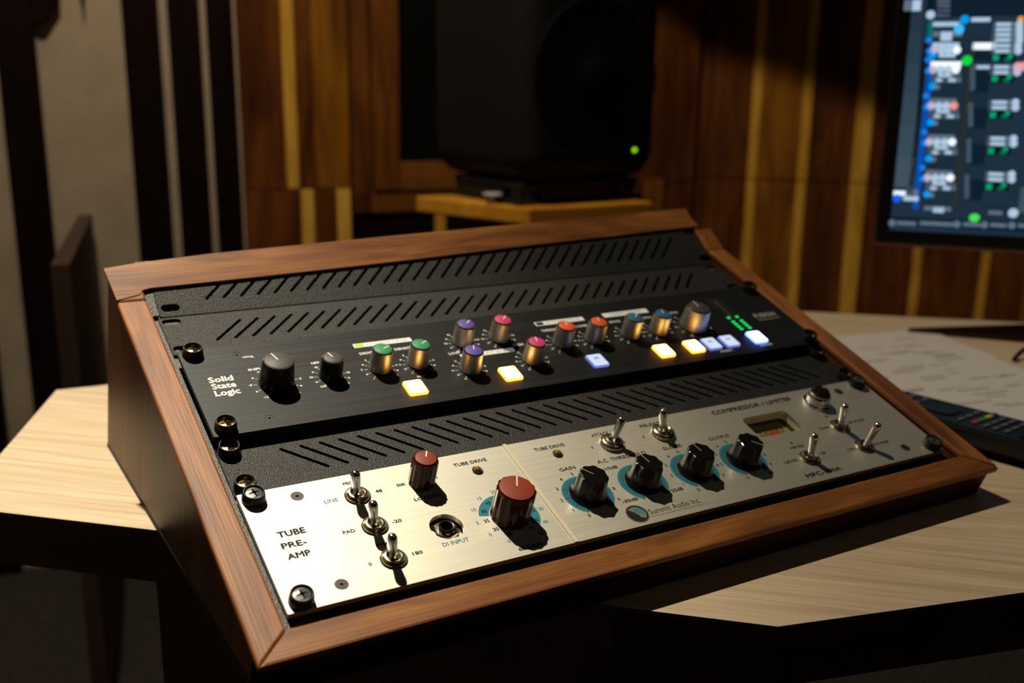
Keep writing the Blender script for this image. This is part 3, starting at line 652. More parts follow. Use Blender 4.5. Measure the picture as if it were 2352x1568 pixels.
for u, v, tu, tv_, d in ((62.8, 69.8, -4, -1.0, 0), (63.0, 44.6, -4, -1.0, 0), (63.2, 18.8, -4, -1.0, 0), (237.3, 70.6, 4.5, 2.5, 1), (279, 70.8, -4.0, 2.5, 1), (368.2, 21.0, -2.0, 2.4, 0), (419, 43.6, -3.2, 1.0, 0), (420.6, 20.2, 4.5, .6, 0)):
    toggle(u, v, tu, tv_, d, 'toggle switch with domed knurled nut' if d else 'toggle switch with flat ring nut')
# red fluted knobs
def red_knob(h, rb, rt, u, v, ang, lab):
    fl = lambda t, hh: 1.0 - 0.045 * (0.5 + 0.5 * math.cos(14 * t)) * (1 if hh > 1.5 else 0.2)
    b = MB(); b.lathe([(rb, .4), (rb + .1, 1.6), (rb - .1, 2.2), (rt + .9, h - 2.2), (rt + .6, h - .9), (rt - .4, h - .15), (rt - 1.0, h - .15)], 112, rf=fl)
    k = inst('knob', b.mesh('knob', M['red_body'], 30), strip, (u, v, 0), math.radians(ang), lab)
    c = MB(); c.lathe([(rt - .75, h - .3), (rt - .75, h + .2), (rt - 1.0, h + .3)], 40); inst('cap', c.mesh('cap', M['red_cap'], 30), k)
    p_ = MB(); p_.box(rt * .12, rt - .9, -.45, .45, h + .2, h + .42); inst('pointer', p_.mesh('pointer', M['print_white']), k)
red_knob(21.0, 11.6, 10.8, 139.8, 30.3, 62, 'large dark red fluted knob'); red_knob(18.0, 7.9, 6.9, 102.4, 70.6, 62, 'small dark red fluted knob')
# black skirted knobs
BKX = [195.6, 236.7, 277.8, 318.9]; BKY = 33.2
def black_mesh():
    def rf(t, h):
        if h < 4.0: return 1.0
        k = min(1.0, (h - 4.0) / 3.0); return 1.0 - k * 0.10 * abs(math.cos(4 * t)) ** 1.5
    b = MB(); b.lathe([(12.0, .4), (12.0, 1.3), (11.2, 2.0), (10.3, 3.2), (9.9, 4.4), (9.6, 6.5), (9.2, 14.2), (8.9, 15.2), (8.2, 15.6)], 128, rf=rf)
    p_ = MB(); p_.box(.5, 8.4, -.26, .26, 15.55, 15.72); p_.box(8.4, 8.9, -.26, .26, 14.2, 15.7)
    return b.mesh('knob', M['bakelite'], 28), p_.mesh('pointer', mat('tan pointer line', (0.62, 0.42, 0.26), 0.5))
BKM, BKP = black_mesh()
for u, a in zip(BKX, (126, 99, 98, -47)):
    k = inst('knob', BKM, strip, (u, BKY, 0), math.radians(a), 'black skirted fluted knob'); inst('pointer', BKP, k)
# blue dial rings, indicator lamps, jack, meter, pilot lamp
INKB = MB(); INKT = MB()
def ring_sector(mb, u, v, r0, r1, a0, a1, w, n=48):
    vs = []
    for k in range(n + 1):
        t = math.radians(a0 + (a1 - a0) * k / n); vs += [(u + r0 * math.cos(t), v + r0 * math.sin(t), w), (u + r1 * math.cos(t), v + r1 * math.sin(t), w)]
    mb.add(vs, [(2 * k, 2 * k + 1, 2 * k + 3, 2 * k + 2) for k in range(n)])
ring_sector(INKT, 139.8, 30.3, 12.0, 18.0, 165, -42, .03)
for i, u in enumerate(BKX):
    ring_sector(INKT, u, BKY, 12.0, 16.4, 240, -60, .03)
    for k in range(101):
        t = math.radians(240 - 3 * k); r1 = 16.4 if k % 10 == 0 else 15.2
        w_ = .10 if k % 10 else .16; c_, s_ = math.cos(t), math.sin(t)
        INKB.add([(u + 12 * c_ - w_ * s_, BKY + 12 * s_ + w_ * c_, .05), (u + 12 * c_ + w_ * s_, BKY + 12 * s_ - w_ * c_, .05), (u + r1 * c_ + w_ * s_, BKY + r1 * s_ - w_ * c_, .05), (u + r1 * c_ - w_ * s_, BKY + r1 * s_ + w_ * c_, .05)], [(0, 1, 2, 3)])
    if i != 1:
        for k in range(11):
            t = math.radians(240 - 30 * k); text(INKB, str(k), u + 18.9 * math.cos(t), BKY + 18.9 * math.sin(t), 2.7, .05, align='C', bold=.09)
for k, s in enumerate(('-5', '0', '5', '10', '15', '20', '25', '30', '35', '40', '45')):
    t = math.radians(240 - 30 * k); text(INKT, s, 139.8 + 20.8 * math.cos(t), 30.3 + 20.8 * math.sin(t), 2.5, .05, align='C', bold=.06)
for k, s in enumerate(('25', '30', '35', '40', '45', '50', '55', '60', '65', '70', '75')):
    t = math.radians(240 - 30 * k); text(INKB, s, 139.8 + 14.9 * math.cos(t), 30.3 + 14.9 * math.sin(t), 2.7, .06, align='C', bold=.10)
LET = (('TUBE', 11.4, 50.3, 4.7, 15.3, .01), ('PRE-', 10.9, 42.0, 4.5, 13.6, .01), ('AMP', 11.4, 34.0, 4.5, 12.6, .01), ('MIC', 58.4, 79.8, 2.5, None, 0), ('48', 73.6, 68.9, 2.6, 4.2, 0), ('-20', 73.1, 43.4, 2.6, 5.8, 0), ('PAD', 44.7, 43.3, 2.6, 7.0, 0), ('0', 49.2, 17.7, 2.6, None, 0), ('180', 74.2, 17.9, 2.6, 5.9, 0), ('PHASE', 58.4, 29.3, 2.5, 11.0, 0),
       ('50K', 87.3, 70.4, 2.4, 5.7, 0), ('1M', 109.6, 70.7, 2.4, 3.6, 0), ('LOADER', 92.3, 56.5, 2.5, 16.7, 0), ('TUBE DRIVE', 127.3, 77.4, 2.9, 22.3, 0), ('dB GAIN', 131.6, 3.6, 3.0, 15.4, 0), ('GAIN', 189.6, 55.8, 3.1, 11.4, 0), ('A.C. THRESHOLD', 217.6, 55.9, 3.2, 38, 0), ('-10dB', 216.8, 49.1, 2.7, 11.8, 0), ('-30dB', 212.5, 19.8, 2.7, 11.7, 0), ('+25dB', 247.0, 19.5, 2.7, 11.9, 0),
       ('SLOPE', 269.4, 55.7, 3.1, 15.2, 0), ('OUTPUT', 308.0, 55.5, 3.1, 18.6, 0), ('ATTACK', 228.5, 80.2, 2.9, 14.0, 0), ('F', 222.1, 69.7, 2.4, None, 0), ('S', 246.5, 69.3, 2.5, None, 0), ('RELEASE', 267.7, 80.4, 2.9, 18.4, 0), ('F', 263.1, 70.0, 2.4, None, 0), ('S', 287.5, 69.6, 2.5, None, 0), ('TUBE DRIVE', 183.5, 77.2, 2.9, 22.3, 0),
       ('COMPRESSOR / LIMITER', 329.4, 78.9, 4.4, 75.6, .012), ('METER', 361.6, 32.3, 2.4, 12.8, 0), ('LEVEL', 345.8, 21.1, 2.5, 13.2, 0), ('GR', 379.9, 21.7, 2.4, 5.4, 0), ('LINK', 399.9, 44.2, 2.4, 10.0, 0), ('BYPASS', 429.8, 44.0, 2.5, 15.8, 0), ('ON', 403.6, 19.3, 2.5, 7.0, 0), ('POWER', 429.6, 18.6, 2.5, 15.1, 0), ('IN', 416.0, 54.6, 2.2, None, 0), ('MPC-100A', 351.5, 4.7, 3.9, 32.3, .012))
for s, u, v, c_, w_, b in LET: letter(strip, M['print_black'], s, u, v, c_, .05, width=w_, bold=.27 if b else .13)
INKB.add([(x, y, .05) for x, y in circ(366.6, 38.0, 1.0, 12)], [tuple(range(12))])
letter(strip, M['print_blue'], 'LINE', 43.3, 68.6, 2.8, .05, width=8.0, bold=.07); letter(strip, M['print_blue'], 'DI INPUT', 92.6, 19.0, 2.9, .05, width=16.0, bold=.07)
SUM = MB(); text(SUM, 'Summit Audio Inc.', 224.0, 6.6, 4.3, .05, width=39.0); SUM.add([(222.6, 4.8, .05), (264.5, 4.9, .05), (264.5, 5.15, .05), (222.6, 5.05, .05)], [(0, 1, 2, 3)])
part('scale_marks', INKB, M['print_black'], strip)['kind'] = 'stuff'; part('dial_rings', INKT, M['print_blue'], strip)['kind'] = 'stuff'
part('lettering', SUM, M['print_black'], strip, label='thin black maker lettering with underline')
# round mountain emblem
EU, EV = 216.0, 9.6
mb = MB(); mb.add([(x, y, .04) for x, y in circ(EU, EV, 6.4, 40)], [tuple(range(40))]); emb = part('emblem', mb, M['alu_edge'], strip, label='round mountain emblem')
mb = MB(); ring_sector(mb, EU, EV, 6.5, 6.85, 0, 360, .06); ring_sector(mb, EU, EV, 7.1, 7.35, 0, 360, .06)
blk = [(-6.1, 1.8), (-4.6, 3.4), (-3.3, 3.9), (-2.2, 2.4), (-1.0, 1.4), (-.4, -.4), (.6, -1.4), (.2, -2.8), (1.6, -3.6), (3.2, -4.6), (4.4, -4.7), (2.4, -6.0), (0, -6.4), (-2.4, -5.9), (-4.6, -4.4), (-6.0, -2.2), (-6.4, 0)]
mb.add([(EU + x, EV + y, .06) for x, y in blk], [tuple(range(len(blk)))]); ring_sector(mb, EU, EV, 5.7, 6.5, 200, -60, .058); part('mountain', mb, M['print_black'], emb)
mb = MB(); tl = [(-1.6, 2.8), (.2, 4.4), (2.6, 4.6), (4.6, 3.2), (5.6, 1.2), (3.6, .8), (5.6, -.6), (2.6, -1.0), (1.0, -.2), (.4, 1.2)]
mb.add([(EU + x, EV + y, .062) for x, y in tl], [tuple(range(len(tl)))]); part('sky_patch', mb, M['teal'], emb)
for u, v in ((139.4, 70.8), (196.5, 71.4)):
    mb = MB(); mb.lathe([(2.3, .1), (3.3, .1), (3.35, .7), (2.9, 1.1), (2.3, .9)], 24, closed=False); b_ = mb.mesh('indicator_lamp', M['capscrew'], 40)
    o = inst('indicator_lamp', b_, strip, (u, v, 0)); mb = MB(); mb.lathe([(2.3, .2), (2.25, 1.3), (1.8, 2.2), (1.0, 2.7), (.2, 2.85)], 20); inst('lens', mb.mesh('lens', M['amber'], 60), o, label='amber lens')
mb = MB(); mb.lathe([(4.6, -5), (7.6, -5), (7.6, -2.6), (6.9, -2.0), (5.2, -1.8), (5.0, -1.2), (4.6, -1.2)], 6, closed=False); mb.lathe([(9.6, -6), (9.6, -5), (4.6, -5)], 32, closed=False)
jk = inst('jack_socket', mb.mesh('jack_socket', M['nickel'], 20), strip, (101, 33, 0), 0.3, 'jack socket with metal nut')
mb = MB(); mb.lathe([(4.6, -4), (4.6, .4), (4.2, .8), (3.5, .6), (3.3, -.4), (3.3, -12), (.1, -12)], 28, closed=False); inst('sleeve', mb.mesh('sleeve', M['washer'], 40), jk)
mb = weld(plate_mb(rrect(345.8, 390.8, 47.2, 72.1, 3), [rrect(347.3, 389.2, 48.7, 70.6, 4.5)], -6.8, -3.25)); mtr2 = part('vu_meter', mb, M['cream'], strip, label='recessed level meter')
mb = weld(plate_mb(rrect(345.8, 390.8, 47.2, 72.1, 3), [rrect(347.3, 389.2, 48.7, 70.6, 4.5)], -9.8, -6.9)); mb.box(345.8, 390.8, 47.2, 72.1, -11.5, -9.9); part('housing', mb, M['meter_dark'], mtr2)
mb = MB(); mb.prism(rrect(348.2, 388.6, 49.4, 70, 1, 2), -9.85, -9.5); part('meter_face', mb, M['meterface'], mtr2)
mb = MB(); mb.prism(rrect(369.5, 378.5, 56.5, 63, .3, 1), -9.48, -9.45); part('red_zone', mb, M['meter_red'], mtr2)
mb = MB()
for k, s in enumerate(('20', '10', '7', '5', '3', '0', '3')): text(mb, s, 352 + k * 5.2, 61.4, 2.8, -9.42, align='C', bold=.12)
mb.box(350, 386, 59.0, 59.4, -9.44, -9.42); part('scale', mb, M['print_black'], mtr2)['kind'] = 'stuff'
mb = MB(); mb.box(-.2, .2, 0, 19, -9.2, -9.0, Matrix.Translation((368.2, 49.6, 0)) @ Matrix.Rotation(.75, 4, 'Z')); part('needle', mb, M['print_black'], mtr2)
mb = MB(); mb.prism(rrect(347.6, 388.9, 49, 70.3, 4), -7.6, -7.2); part('meter_glass', mb, M['glass'], mtr2)
mb = MB(); mb.lathe([(9.6, .1), (10.4, .1), (10.2, 1.2), (8.6, 1.8), (8.3, 3.2), (8.6, 5.2), (8.3, 7.2), (7.5, 8.2), (7.6, 9.0), (7.2, 9.6), (6.4, 9.7)], 40, closed=False)
pl_ = inst('pilot_lamp', mb.mesh('pilot_lamp', M['chrome'], 40), strip, (421.8, 71.4, 0), 0, 'chrome pilot lamp with dark jewel')
mb = MB(); mb.lathe([(6.5, 9.0), (6.4, 10.6), (5.4, 12.2), (3.4, 13.2), (.6, 13.6)], 12); inst('jewel', mb.mesh('jewel', M['jewel'], 20), pl_)

# ------------------------------------------------------------------ paper, remote control, cable on the desk
A = Vector((908, 346)); B = Vector((617, 397)); C_ = Vector((784, 36)); D_ = Vector((512, 92))
mb = MB(); nx, ny = 18, 26; vs = []
for j in range(ny + 1):
    for i in range(nx + 1):
        p = (A * (1 - i / nx) + B * (i / nx)) * (1 - j / ny) + (C_ * (1 - i / nx) + D_ * (i / nx)) * (j / ny)
        z = DZ + .7 + 1.1 * (1 + math.sin(j * .9 + i * .12)) * (0.4 + .6 * math.sin(PI * j / ny)) * .8
        vs.append((p.x, p.y, z))
mb.add(vs, [(j * (nx + 1) + i, j * (nx + 1) + i + 1, (j + 1) * (nx + 1) + i + 1, (j + 1) * (nx + 1) + i) for j in range(ny) for i in range(nx)])
paper = tag(part('paper_sheet', mb, M['paper'], smooth=60), 'large white printed sheet lying on the desk right of the rack', 'paper')
mb = MB()
for j in range(3, 23):
    for g in range(random.randint(2, 4)):
        i0 = random.uniform(.08, .8); L_ = random.uniform(.05, .16); f = (j + random.uniform(-.3, .3)) / ny
        def pp(i): 
            q = (A * (1 - i) + B * i) * (1 - f) + (C_ * (1 - i) + D_ * i) * f
            return q
        a, b = pp(i0), pp(min(.95, i0 + L_)); n_ = Vector(((b - a).y, -(b - a).x)).normalized() * 1.6
        z = DZ + 3.2
        mb.add([(a.x, a.y, z), (b.x, b.y, z), (b.x + n_.x, b.y + n_.y, z), (a.x + n_.x, a.y + n_.y, z)], [(0, 1, 2, 3)])
part('printing', mb, M['ink'], paper)['kind'] = 'stuff'

rem = root('remote_control', 'black remote control with coloured keys beside the lower right rack corner', 'remote', (590, 40, DZ + 3.4))
RA = math.radians(9)
RM = Matrix.Translation((593, 47, 0)) @ Matrix.Rotation(RA, 4, 'Z')
def rem_out(k): return [(x * k, y * (k if abs(y) < 80 else 1 - (1 - k) * .35)) for x, y in rrect(-27, 27, -98, 98, 15, 6)]
mb = MB(); z0 = DZ + 3.5
mb.prism(rem_out(.82), z0, z0 + 5, RM, top=rem_out(1.0)); mb.prism(rem_out(1.0), z0 + 5, z0 + 15, RM); mb.prism(rem_out(1.0), z0 + 15, z0 + 18.5, RM, top=rem_out(.93))
part('body', mb, M['remote'], rem, smooth=35)
zt_ = z0 + 18.5
def key(x, y, a, b, m, lab=None):
    mb = MB(); mb.prism(rrect(x - a, x + a, y - b, y + b, min(a, b) * .6, 3), zt_ + .02, zt_ + 1.2, RM); part('key', mb, M[m], rem, smooth=40, label=lab)
key(-11, 1, 4.6, 2.1, 'key_red', 'red key'); key(0, 1, 4.6, 2.1, 'key_green', 'green key'); key(11, 1, 4.6, 2.1, 'key_yellow', 'yellow key'); key(20.5, 1, 3.2, 2.1, 'key_blue', 'blue key')
for y, n_ in ((-9, 3), (-17, 3), (-26, 3), (12, 3)):
    for k in range(n_): key(-13 + 13 * k, y, 4.6, 1.5, 'key_grey')
key(0, 34, 12, 12, 'remote', 'round control pad'); 
for x, y in ((-14, 58), (0, 58), (14, 58), (-14, 70), (0, 70), (14, 70), (-14, 82), (0, 82), (14, 82)): key(x, y, 3.4, 2.2, 'key_grey')
for x, y in ((-14, -40), (0, -40), (14, -40), (-14, -52), (0, -52), (14, -52), (-14, -64), (0, -64), (14, -64)): key(x, y, 4.2, 2.6, 'remote')

mb = MB(); cp = []
for k in range(15):
    t = k / 14; cp.append((862 + 120 * t, 200 + 22 * math.sin(t * 2.6) - 150 * t * t, DZ + 2.8 + 9 * math.sin(PI * min(1, t * 1.8)) ** 2))
mb.tube(cp, 2.6, 10); tag(part('cable', mb, M['rubber'], smooth=60), 'thin black cable looping on the desk right of the white sheet', 'cable')

# ------------------------------------------------------------------ monitor at the right
MNN = Vector((math.sin(math.radians(50)), math.cos(math.radians(50)), 0)); MT = Vector((MNN.y, -MNN.x, 0)); MP = CAMP + MNN * 1250
def scr(px, py):
    h = hit(px, py, MP, MNN); return (h - MP).dot(MT), h.z
FM = Matrix(((MT.x, -MNN.x, 0, MP.x), (MT.y, -MNN.y, 0, MP.y), (0, 0, 1, 0), (0, 0, 0, 1)))
ml = scr(2034, 280)[0]; mz = scr(2030, 563)[1]; mw, mh = 545.0, 338.0
ctr = FM @ Vector((ml + mw / 2, 60, DZ))
ctr = FM @ Vector((ml + mw / 2, -60, DZ))
mon = root('monitor', 'computer monitor showing a dark blue mixing session at the upper right', 'monitor', tuple(ctr))
mb = MB(); mb.box(ml, ml + mw, -28, -2, mz + 3, mz + mh, FM); mb.box(ml + .5, ml + mw - .5, -2, 0, mz + 4, mz + mh, FM); part('bezel', mb, M['bezel'], mon, bevel=1.5)
mb = MB(); mb.box(ml, ml + mw, -26, 1, mz, mz + 3, FM); part('lower_edge', mb, M['chin'], mon, label='lower edge with painted brown reflection')  # brown reflection on the bezel's lower edge is put into its colour
mb = MB(); mb.box(ml + mw / 2 - 35, ml + mw / 2 + 35, -48, -28.2, DZ + 7.9, mz + 170, FM); mb.box(ml + mw / 2 - 80, ml + mw / 2 + 80, -190, -20, DZ + .1, DZ + 7.9, FM); part('stand', mb, M['bezel'], mon, bevel=2)
s0, zs0 = scr(2043, 528); zs1 = mz + mh - 9
m_, t_, p_ = nodes_of('screen glow')
tc = t_.nodes.new('ShaderNodeTexCoord'); gr = t_.nodes.new('ShaderNodeTexNoise'); gr.inputs['Scale'].default_value = 4.0
rp = t_.nodes.new('ShaderNodeValToRGB'); rp.color_ramp.elements[0].color = (0.010, 0.024, 0.042, 1); rp.color_ramp.elements[1].color = (0.017, 0.040, 0.066, 1); rp.color_ramp.elements[0].position = .35; rp.color_ramp.elements[1].position = .65
t_.links.new(tc.outputs['Object'], gr.inputs['Vector']); t_.links.new(gr.outputs['Fac'], rp.inputs[0]); t_.links.new(rp.outputs[0], p_.inputs['Emission Color']); p_.inputs['Emission Strength'].default_value = 1.0
p_.inputs['Base Color'].default_value = (.003, .003, .004, 1); p_.inputs['Roughness'].default_value = .3; p_.inputs['Specular IOR Level'].default_value = 0.05
mb = MB(); mb.box(s0, ml + mw - 9, 0, .4, zs0, zs1, FM); screen = part('screen', mb, m_, mon)
UI = {}
def ui(px0, py0, px1, py1, col, lay=0):
    a, z1 = scr(px0, (py0 + py1) / 2); b, _ = scr(px1, (py0 + py1) / 2); z0_ = scr((px0 + px1) / 2, py1)[1]; z1 = scr((px0 + px1) / 2, py0)[1]
    a = max(a, s0 + .3); y = .45 + .05 * lay
    UI.setdefault(col, MB()).add([tuple(FM @ Vector(q)) for q in ((a, y, z0_), (b, y, z0_), (b, y, z1), (a, y, z1))], [(0, 1, 2, 3)])
def ud(px, py, r, col, lay=2):
    a, z = scr(px, py); k = 1250 * 1.25 / FPX * r
    UI.setdefault(col, MB()).add([tuple(FM @ Vector((a + k * math.cos(t * PI / 5), .45 + .05 * lay, z + k * math.sin(t * PI / 5)))) for t in range(10)], [tuple(range(10))])
def cx(x, y): return x - (y - 60) * 0.052               # screen columns lean with the view, straight on the screen
def row(x0, y0, x1, y1, col, lay=0): ui(cx(x0, (y0 + y1) / 2), y0, cx(x1, (y0 + y1) / 2), y1, col, lay)
for k in range(18):                                     # side list panel and its grey gradient
    y = 26 + k * 24; row(2060, y, 2117, y + 24, ('panelA', 'panelA', 'panelB', 'panelB', 'panelB', 'panelC', 'panelC', 'panelC', 'panelD', 'panelD', 'panelD', 'panelE', 'panelE', 'panelE', 'panelF', 'panelF', 'panelF', 'panelF')[k])
row(2118, 0, 2126, 430, 'black')
row(2128, -120, 2420, 38, 'navy'); row(2064, 0, 2074, 25, 'grey'); row(2079, 0, 2090, 25, 'blue'); row(2092, 0, 2113, 25, 'pale')
for y in (3, 13, 24, 35): row(2150, y - 3, 2180, y + 3, 'grey')
row(2127, 39, 2420, 49, 'slate'); row(2230, 40, 2274, 50, 'pale', 1); ud(cx(2215, 45), 45, 7, 'sky'); ud(cx(2136, 34), 34, 7, 'pale'); ud(cx(2344, 44), 44, 5, 'amber')
row(2128, 50, 2141, 98, 'tealui')
row(2128, 98, 2142, 480, 'blue')
row(2141, 49, 2206, 62, 'grey'); row(2143, 51, 2202, 60, 'pale', 1); ud(cx(2203, 67), 67, 8, 'skyb'); row(2143, 72, 2212, 84, 'grey'); row(2162, 73, 2188, 94, 'pale', 1)
def insert_block(y, n):
    row(2280, y, 2336, y + 12 * n, 'slateL')
    for k in range(n): row(2288, y + 12 * k + 2, 2322, y + 12 * k + 10, 'pale', 1); ud(cx(2341, y), y + 6 + 12 * k, 6, 'pale'); ud(cx(2329, y), y + 6 + 12 * k, 4, 'grey')
insert_block(50, 4)
row(2236, 98, 2288, 114, 'white'); row(2236, 148, 2286, 160, 'slateL'); row(2248, 150, 2278, 158, 'pale', 1)
for ty in (100, 145, 228, 311, 393, 476):
    t0 = ty - 3
    row(2144, t0 + 1, 2206, t0 + 11, 'pale' if ty < 140 else ('white' if ty == 145 else 'grey'), 1)
    if ty == 145: row(2142, t0 - 1, 2212, t0 + 14, 'white', 1)
    if ty > 470: break
    yb = t0 + 18
    for k in range(4): ud(cx(2148 + 17.5 * k, yb), yb, 6.5, ('pinkish', 'pale', 'pale', 'white')[k] if not (ty == 228 and k == 3) else 'salmon')
    if ty == 100:
        row(2160, yb + 8, 2198, yb + 17, 'pale'); ud(cx(2146, yb + 12), yb + 12, 6, 'sky')
    else:
        row(2144, yb + 8, 2214, yb + 18, 'slateL'); row(2160, yb + 9, 2192, yb + 17, 'pale', 1); row(2144, yb + 19, 2214, yb + 29, 'slateL')
        row(2156, yb + 20, 2170, yb + 28, 'pale', 1); row(2185, yb + 20, 2202, yb + 28, 'pale', 1); row(2206, yb + 20, 2214, yb + 28, 'grey', 1)
        ud(cx(2149, yb + 38), yb + 38, 6, 'sky'); ud(cx(2160, yb + 40), yb + 40, 4.5, 'grey')
        for k in range(5): ud(cx(2239, yb), yb - 2 + 11 * k, 4.5, 'slateL')
    for dy, s_ in ((-8, -1), (18, 1)): ud(cx(2136, ty), ty + dy, 5, 'skyd')
    if ty > 100: insert_block(t0 + 4 if ty > 145 else t0 + 6, 2)
    else: insert_block(t0 + 2, 2)
    yy = t0 + 30 if ty > 100 else t0 + 27
    row(2280, yy, 2336, yy + 17, 'black', 1); row(2284, yy + 2, 2298, yy + 15, 'greenui', 2); row(2318, yy + 1, 2330, yy + 9, 'greenui', 2); row(2310, yy + 9, 2326, yy + 16, 'greend', 2)
    row(2242, t0 + 22, 2278, t0 + 70 if ty > 100 else t0 + 42, 'navy'); row(2280, t0 + 50, 2336, t0 + 78, 'slateD') if ty > 100 else None
row(2222, 98, 2229, 480, 'olive'); ud(cx(2225, 139), 139, 8, 'green'); ud(cx(2360, 152), 152, 8, 'salmon'); ud(2339, 154, 8, 'salmon')
row(2064, 430, 2116, 436, 'black'); ui(2045, 438, 2080, 448, 'white', 1); ud(2060, 455, 7, 'blue2'); ui(2075, 450, 2096, 461, 'pale', 1); ud(2103, 441, 5, 'grey'); ud(2103, 456, 5, 'pale')
ui(2038, 505, 2420, 526, 'navy', 1)
for a, b in ((2060, 2104), (2112, 2190), (2212, 2252), (2274, 2312), (2338, 2372)): ui(a, 508 + (a - 2060) * .02, b, 517 + (a - 2060) * .02, 'slateP', 2)
for a in (2049, 2198, 2261, 2324): ud(a, 512 + (a - 2060) * .02, 6, 'slateP', 2)
ud(2236, 500, 7, 'green2'); ud(2240, 500, 7, 'green2'); ud(2327, 489, 8, 'pale'); ui(2143, 476, 2168, 488, 'pale', 1); ui(2270, 484, 2302, 493, 'slateP', 1)
ui(2341, 430, 2420, 490, 'panelF')
UC = {'panelA': (.018, .034, .052), 'panelB': (.021, .041, .062), 'panelC': (.026, .051, .074), 'panelD': (.031, .059, .084), 'panelE': (.037, .068, .094), 'panelF': (.046, .079, .106), 'black': (.001, .004, .008), 'navy': (.004, .013, .026), 'grey': (.12, .16, .21), 'pale': (.42, .58, .74), 'white': (.95, 1.05, 1.15),
      'blue': (.0, .075, .43), 'blue2': (.01, .12, .9), 'slate': (.016, .034, .052), 'slateL': (.055, .085, .12), 'slateD': (.012, .028, .046), 'slateP': (.11, .155, .21), 'sky': (.0, .33, .85), 'skyb': (.05, .5, 1.1), 'skyd': (.01, .2, .75), 'tealui': (.0, .16, .17), 'amber': (.8, .36, .05), 'pinkish': (.55, .48, .60), 'salmon': (.9, .30, .30), 'green': (.0, .75, .05), 'green2': (.06, .75, .10), 'greenui': (.0, .36, .15), 'greend': (.0, .16, .07), 'olive': (.025, .028, .012)}
for k, g in UI.items(): part('screen_content', g, emit('screen ' + k, UC[k], 1.0), screen)['kind'] = 'stuff'

# ------------------------------------------------------------------ loudspeaker on its shelf
SHZ = 68.0
sh = root('speaker_shelf', 'small honey-coloured wooden speaker shelf on a post behind the rack', 'shelf', (760, 1010, FZ))
mb = MB(); mb.prism([(679, 895), (915, 893), (850, 1128), (598, 1126)], SHZ - 26, SHZ); part('board', mb, M['shelf'], sh, bevel=3)
mb = MB(); mb.lathe([(22, FZ + 20 - 0), (22, SHZ - 26.2)], 24, (760, 1010, 0)); mb.lathe([(150, FZ), (150, FZ + 14), (30, FZ + 20)], 32, (760, 1010, 0)); part('post', mb, M['rubber'], sh, smooth=40)
RS = Matrix.Translation((0, 0, 0)) @ Matrix.Translation((670, 903, 0)) @ Matrix.Rotation(math.radians(4), 4, 'Z')   # x across the front, y to the back
pod = root('isolation_stand', 'black rubber isolation stand under the loudspeaker', 'stand', tuple(RS @ Vector((135, 100, SHZ))))
mb = MB(); mb.box(8, 262, 20, 44, SHZ + .1, SHZ + 9, RS); mb.box(8, 34, 44, 230, SHZ + .1, SHZ + 9, RS); mb.box(236, 262, 44, 230, SHZ + .1, SHZ + 9, RS); part('base_frame', mb, M['rubber'], pod, bevel=4)
mb = MB(); mb.box(16, 254, 24, 224, SHZ + 22, SHZ + 35.5, RS); part('top_plate', mb, M['rubber'], pod, bevel=4)
mb = MB(); mb.box(56, 190, 22, 210, SHZ + 9.1, SHZ + 21.9, RS); part('core', mb, M['rubber'], pod)
mb = MB(); mb.box(9, 33, 66, 186, SHZ + 9.1, SHZ + 21.9, RS); part('core', mb, M['rubber'], pod)
for x, y in ((34, 44), (236, 44), (34, 205), (236, 205)):
    mb = MB(); mb.lathe([(20, SHZ + 9.1), (21, SHZ + 15), (20, SHZ + 21.8)], 16, (x, y, 0), RS); part('foot', mb, M['rubber'], pod, smooth=40)
mb = MB(); mb.lathe([(9, SHZ + .2), (9, SHZ + 2), (3.4, SHZ + 3), (3.4, SHZ + 11.5), (15, SHZ + 13), (15.5, SHZ + 15), (13, SHZ + 16.8), (3, SHZ + 17.4)], 24, (-4, 74, 0), RS); part('adjuster', mb, M['adj'], pod, smooth=40, label='bright metal adjuster')
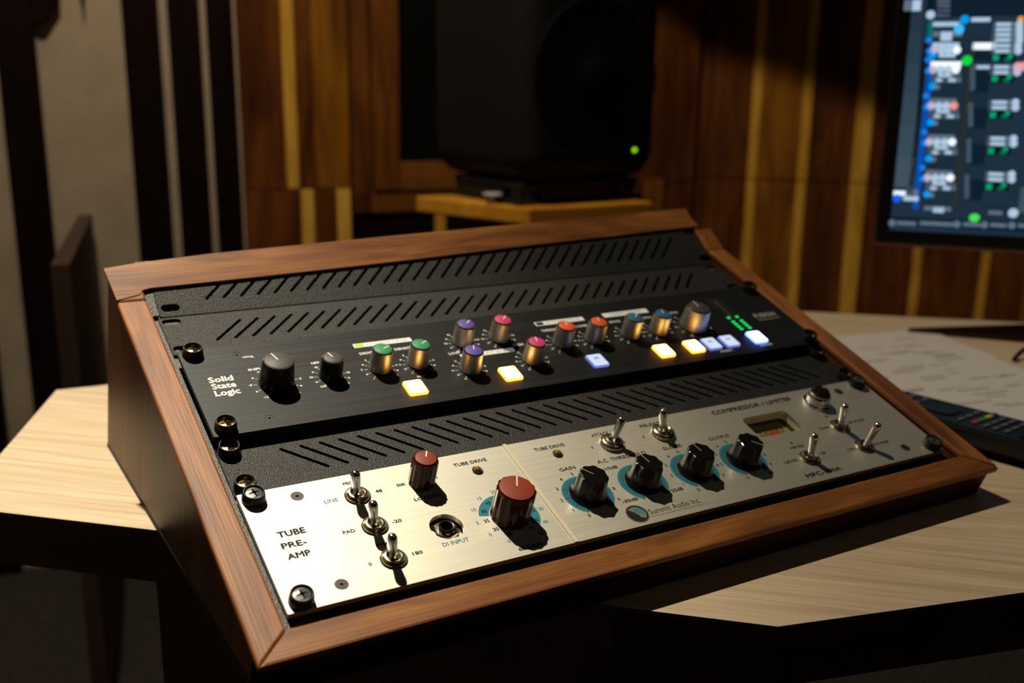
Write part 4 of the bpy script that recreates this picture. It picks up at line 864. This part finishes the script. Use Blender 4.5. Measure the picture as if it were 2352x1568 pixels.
sp = root('loudspeaker', 'dark grey rounded loudspeaker with green led on a stand behind the rack', 'speaker', tuple(RS @ Vector((138, 137, SHZ + 36))))
SW_, SD_, SZ0, SZ1 = 284.0, 285.0, SHZ + 36, SHZ + 590
bm = bmesh.new(); bmesh.ops.create_cube(bm, size=1.0)
for v in bm.verts:
    v.co = Vector(((v.co.x + .5) * SW_, (v.co.y + .5) * SD_, SZ0 + (v.co.z + .5) * (SZ1 - SZ0)))
bmesh.ops.bevel(bm, geom=[e for e in bm.edges], offset=46, segments=7, profile=.5, affect='EDGES')
mb = MB(); bm.verts.index_update(); mb.add([tuple(v.co) for v in bm.verts], [tuple(v.index for v in f.verts) for f in bm.faces], RS); bm.free()
body = part('enclosure', mb, M['speaker'], sp, smooth=60)
VX = Matrix(((1, 0, 0, 0), (0, 0, -1, 0), (0, 1, 0, 0), (0, 0, 0, 1)))      # local z -> out of the front (-y)
def front(x, z, d=0.0): return RS @ Matrix.Translation((x, -d, z)) @ VX
mb = MB(); mb.lathe([(122, -.5), (120, 2.0), (114, 2.6), (108, .8), (100, .6)], 64, (0, 0, 0), front(140, 262, 0), closed=False); part('woofer_surround', mb, M['cone'], sp, smooth=50)
mb = MB(); mb.lathe([(100, .7), (70, -.2 + .8), (34, .6), (30, 3), (14, 8), (1, 9)], 64, (0, 0, 0), front(140, 262, 0), closed=False); part('woofer_cone', mb, M['cone'], sp, smooth=50)
mb = MB(); mb.lathe([(74, .3), (60, 1.2), (24, .6), (14, 3), (2, 5)], 48, (0, 0, 0), front(140, 448, 0), closed=False); part('tweeter', mb, M['cone'], sp, smooth=50)
mb = MB(); mb.lathe([(3.4, .2), (3.2, 1.8), (.4, 2.6)], 16, (0, 0, 0), front(222, 150, 0)); part('power_led', mb, M['spk_led'], sp, label='green power led')
mb = MB(); text(mb, 'GENELEC', 0, 0, 10.5, 0, width=56, bold=.03); mb.v = [tuple(front(112, 127, .6) @ Vector(v)) for v in mb.v]; part('lettering', mb, M['badge'], sp)
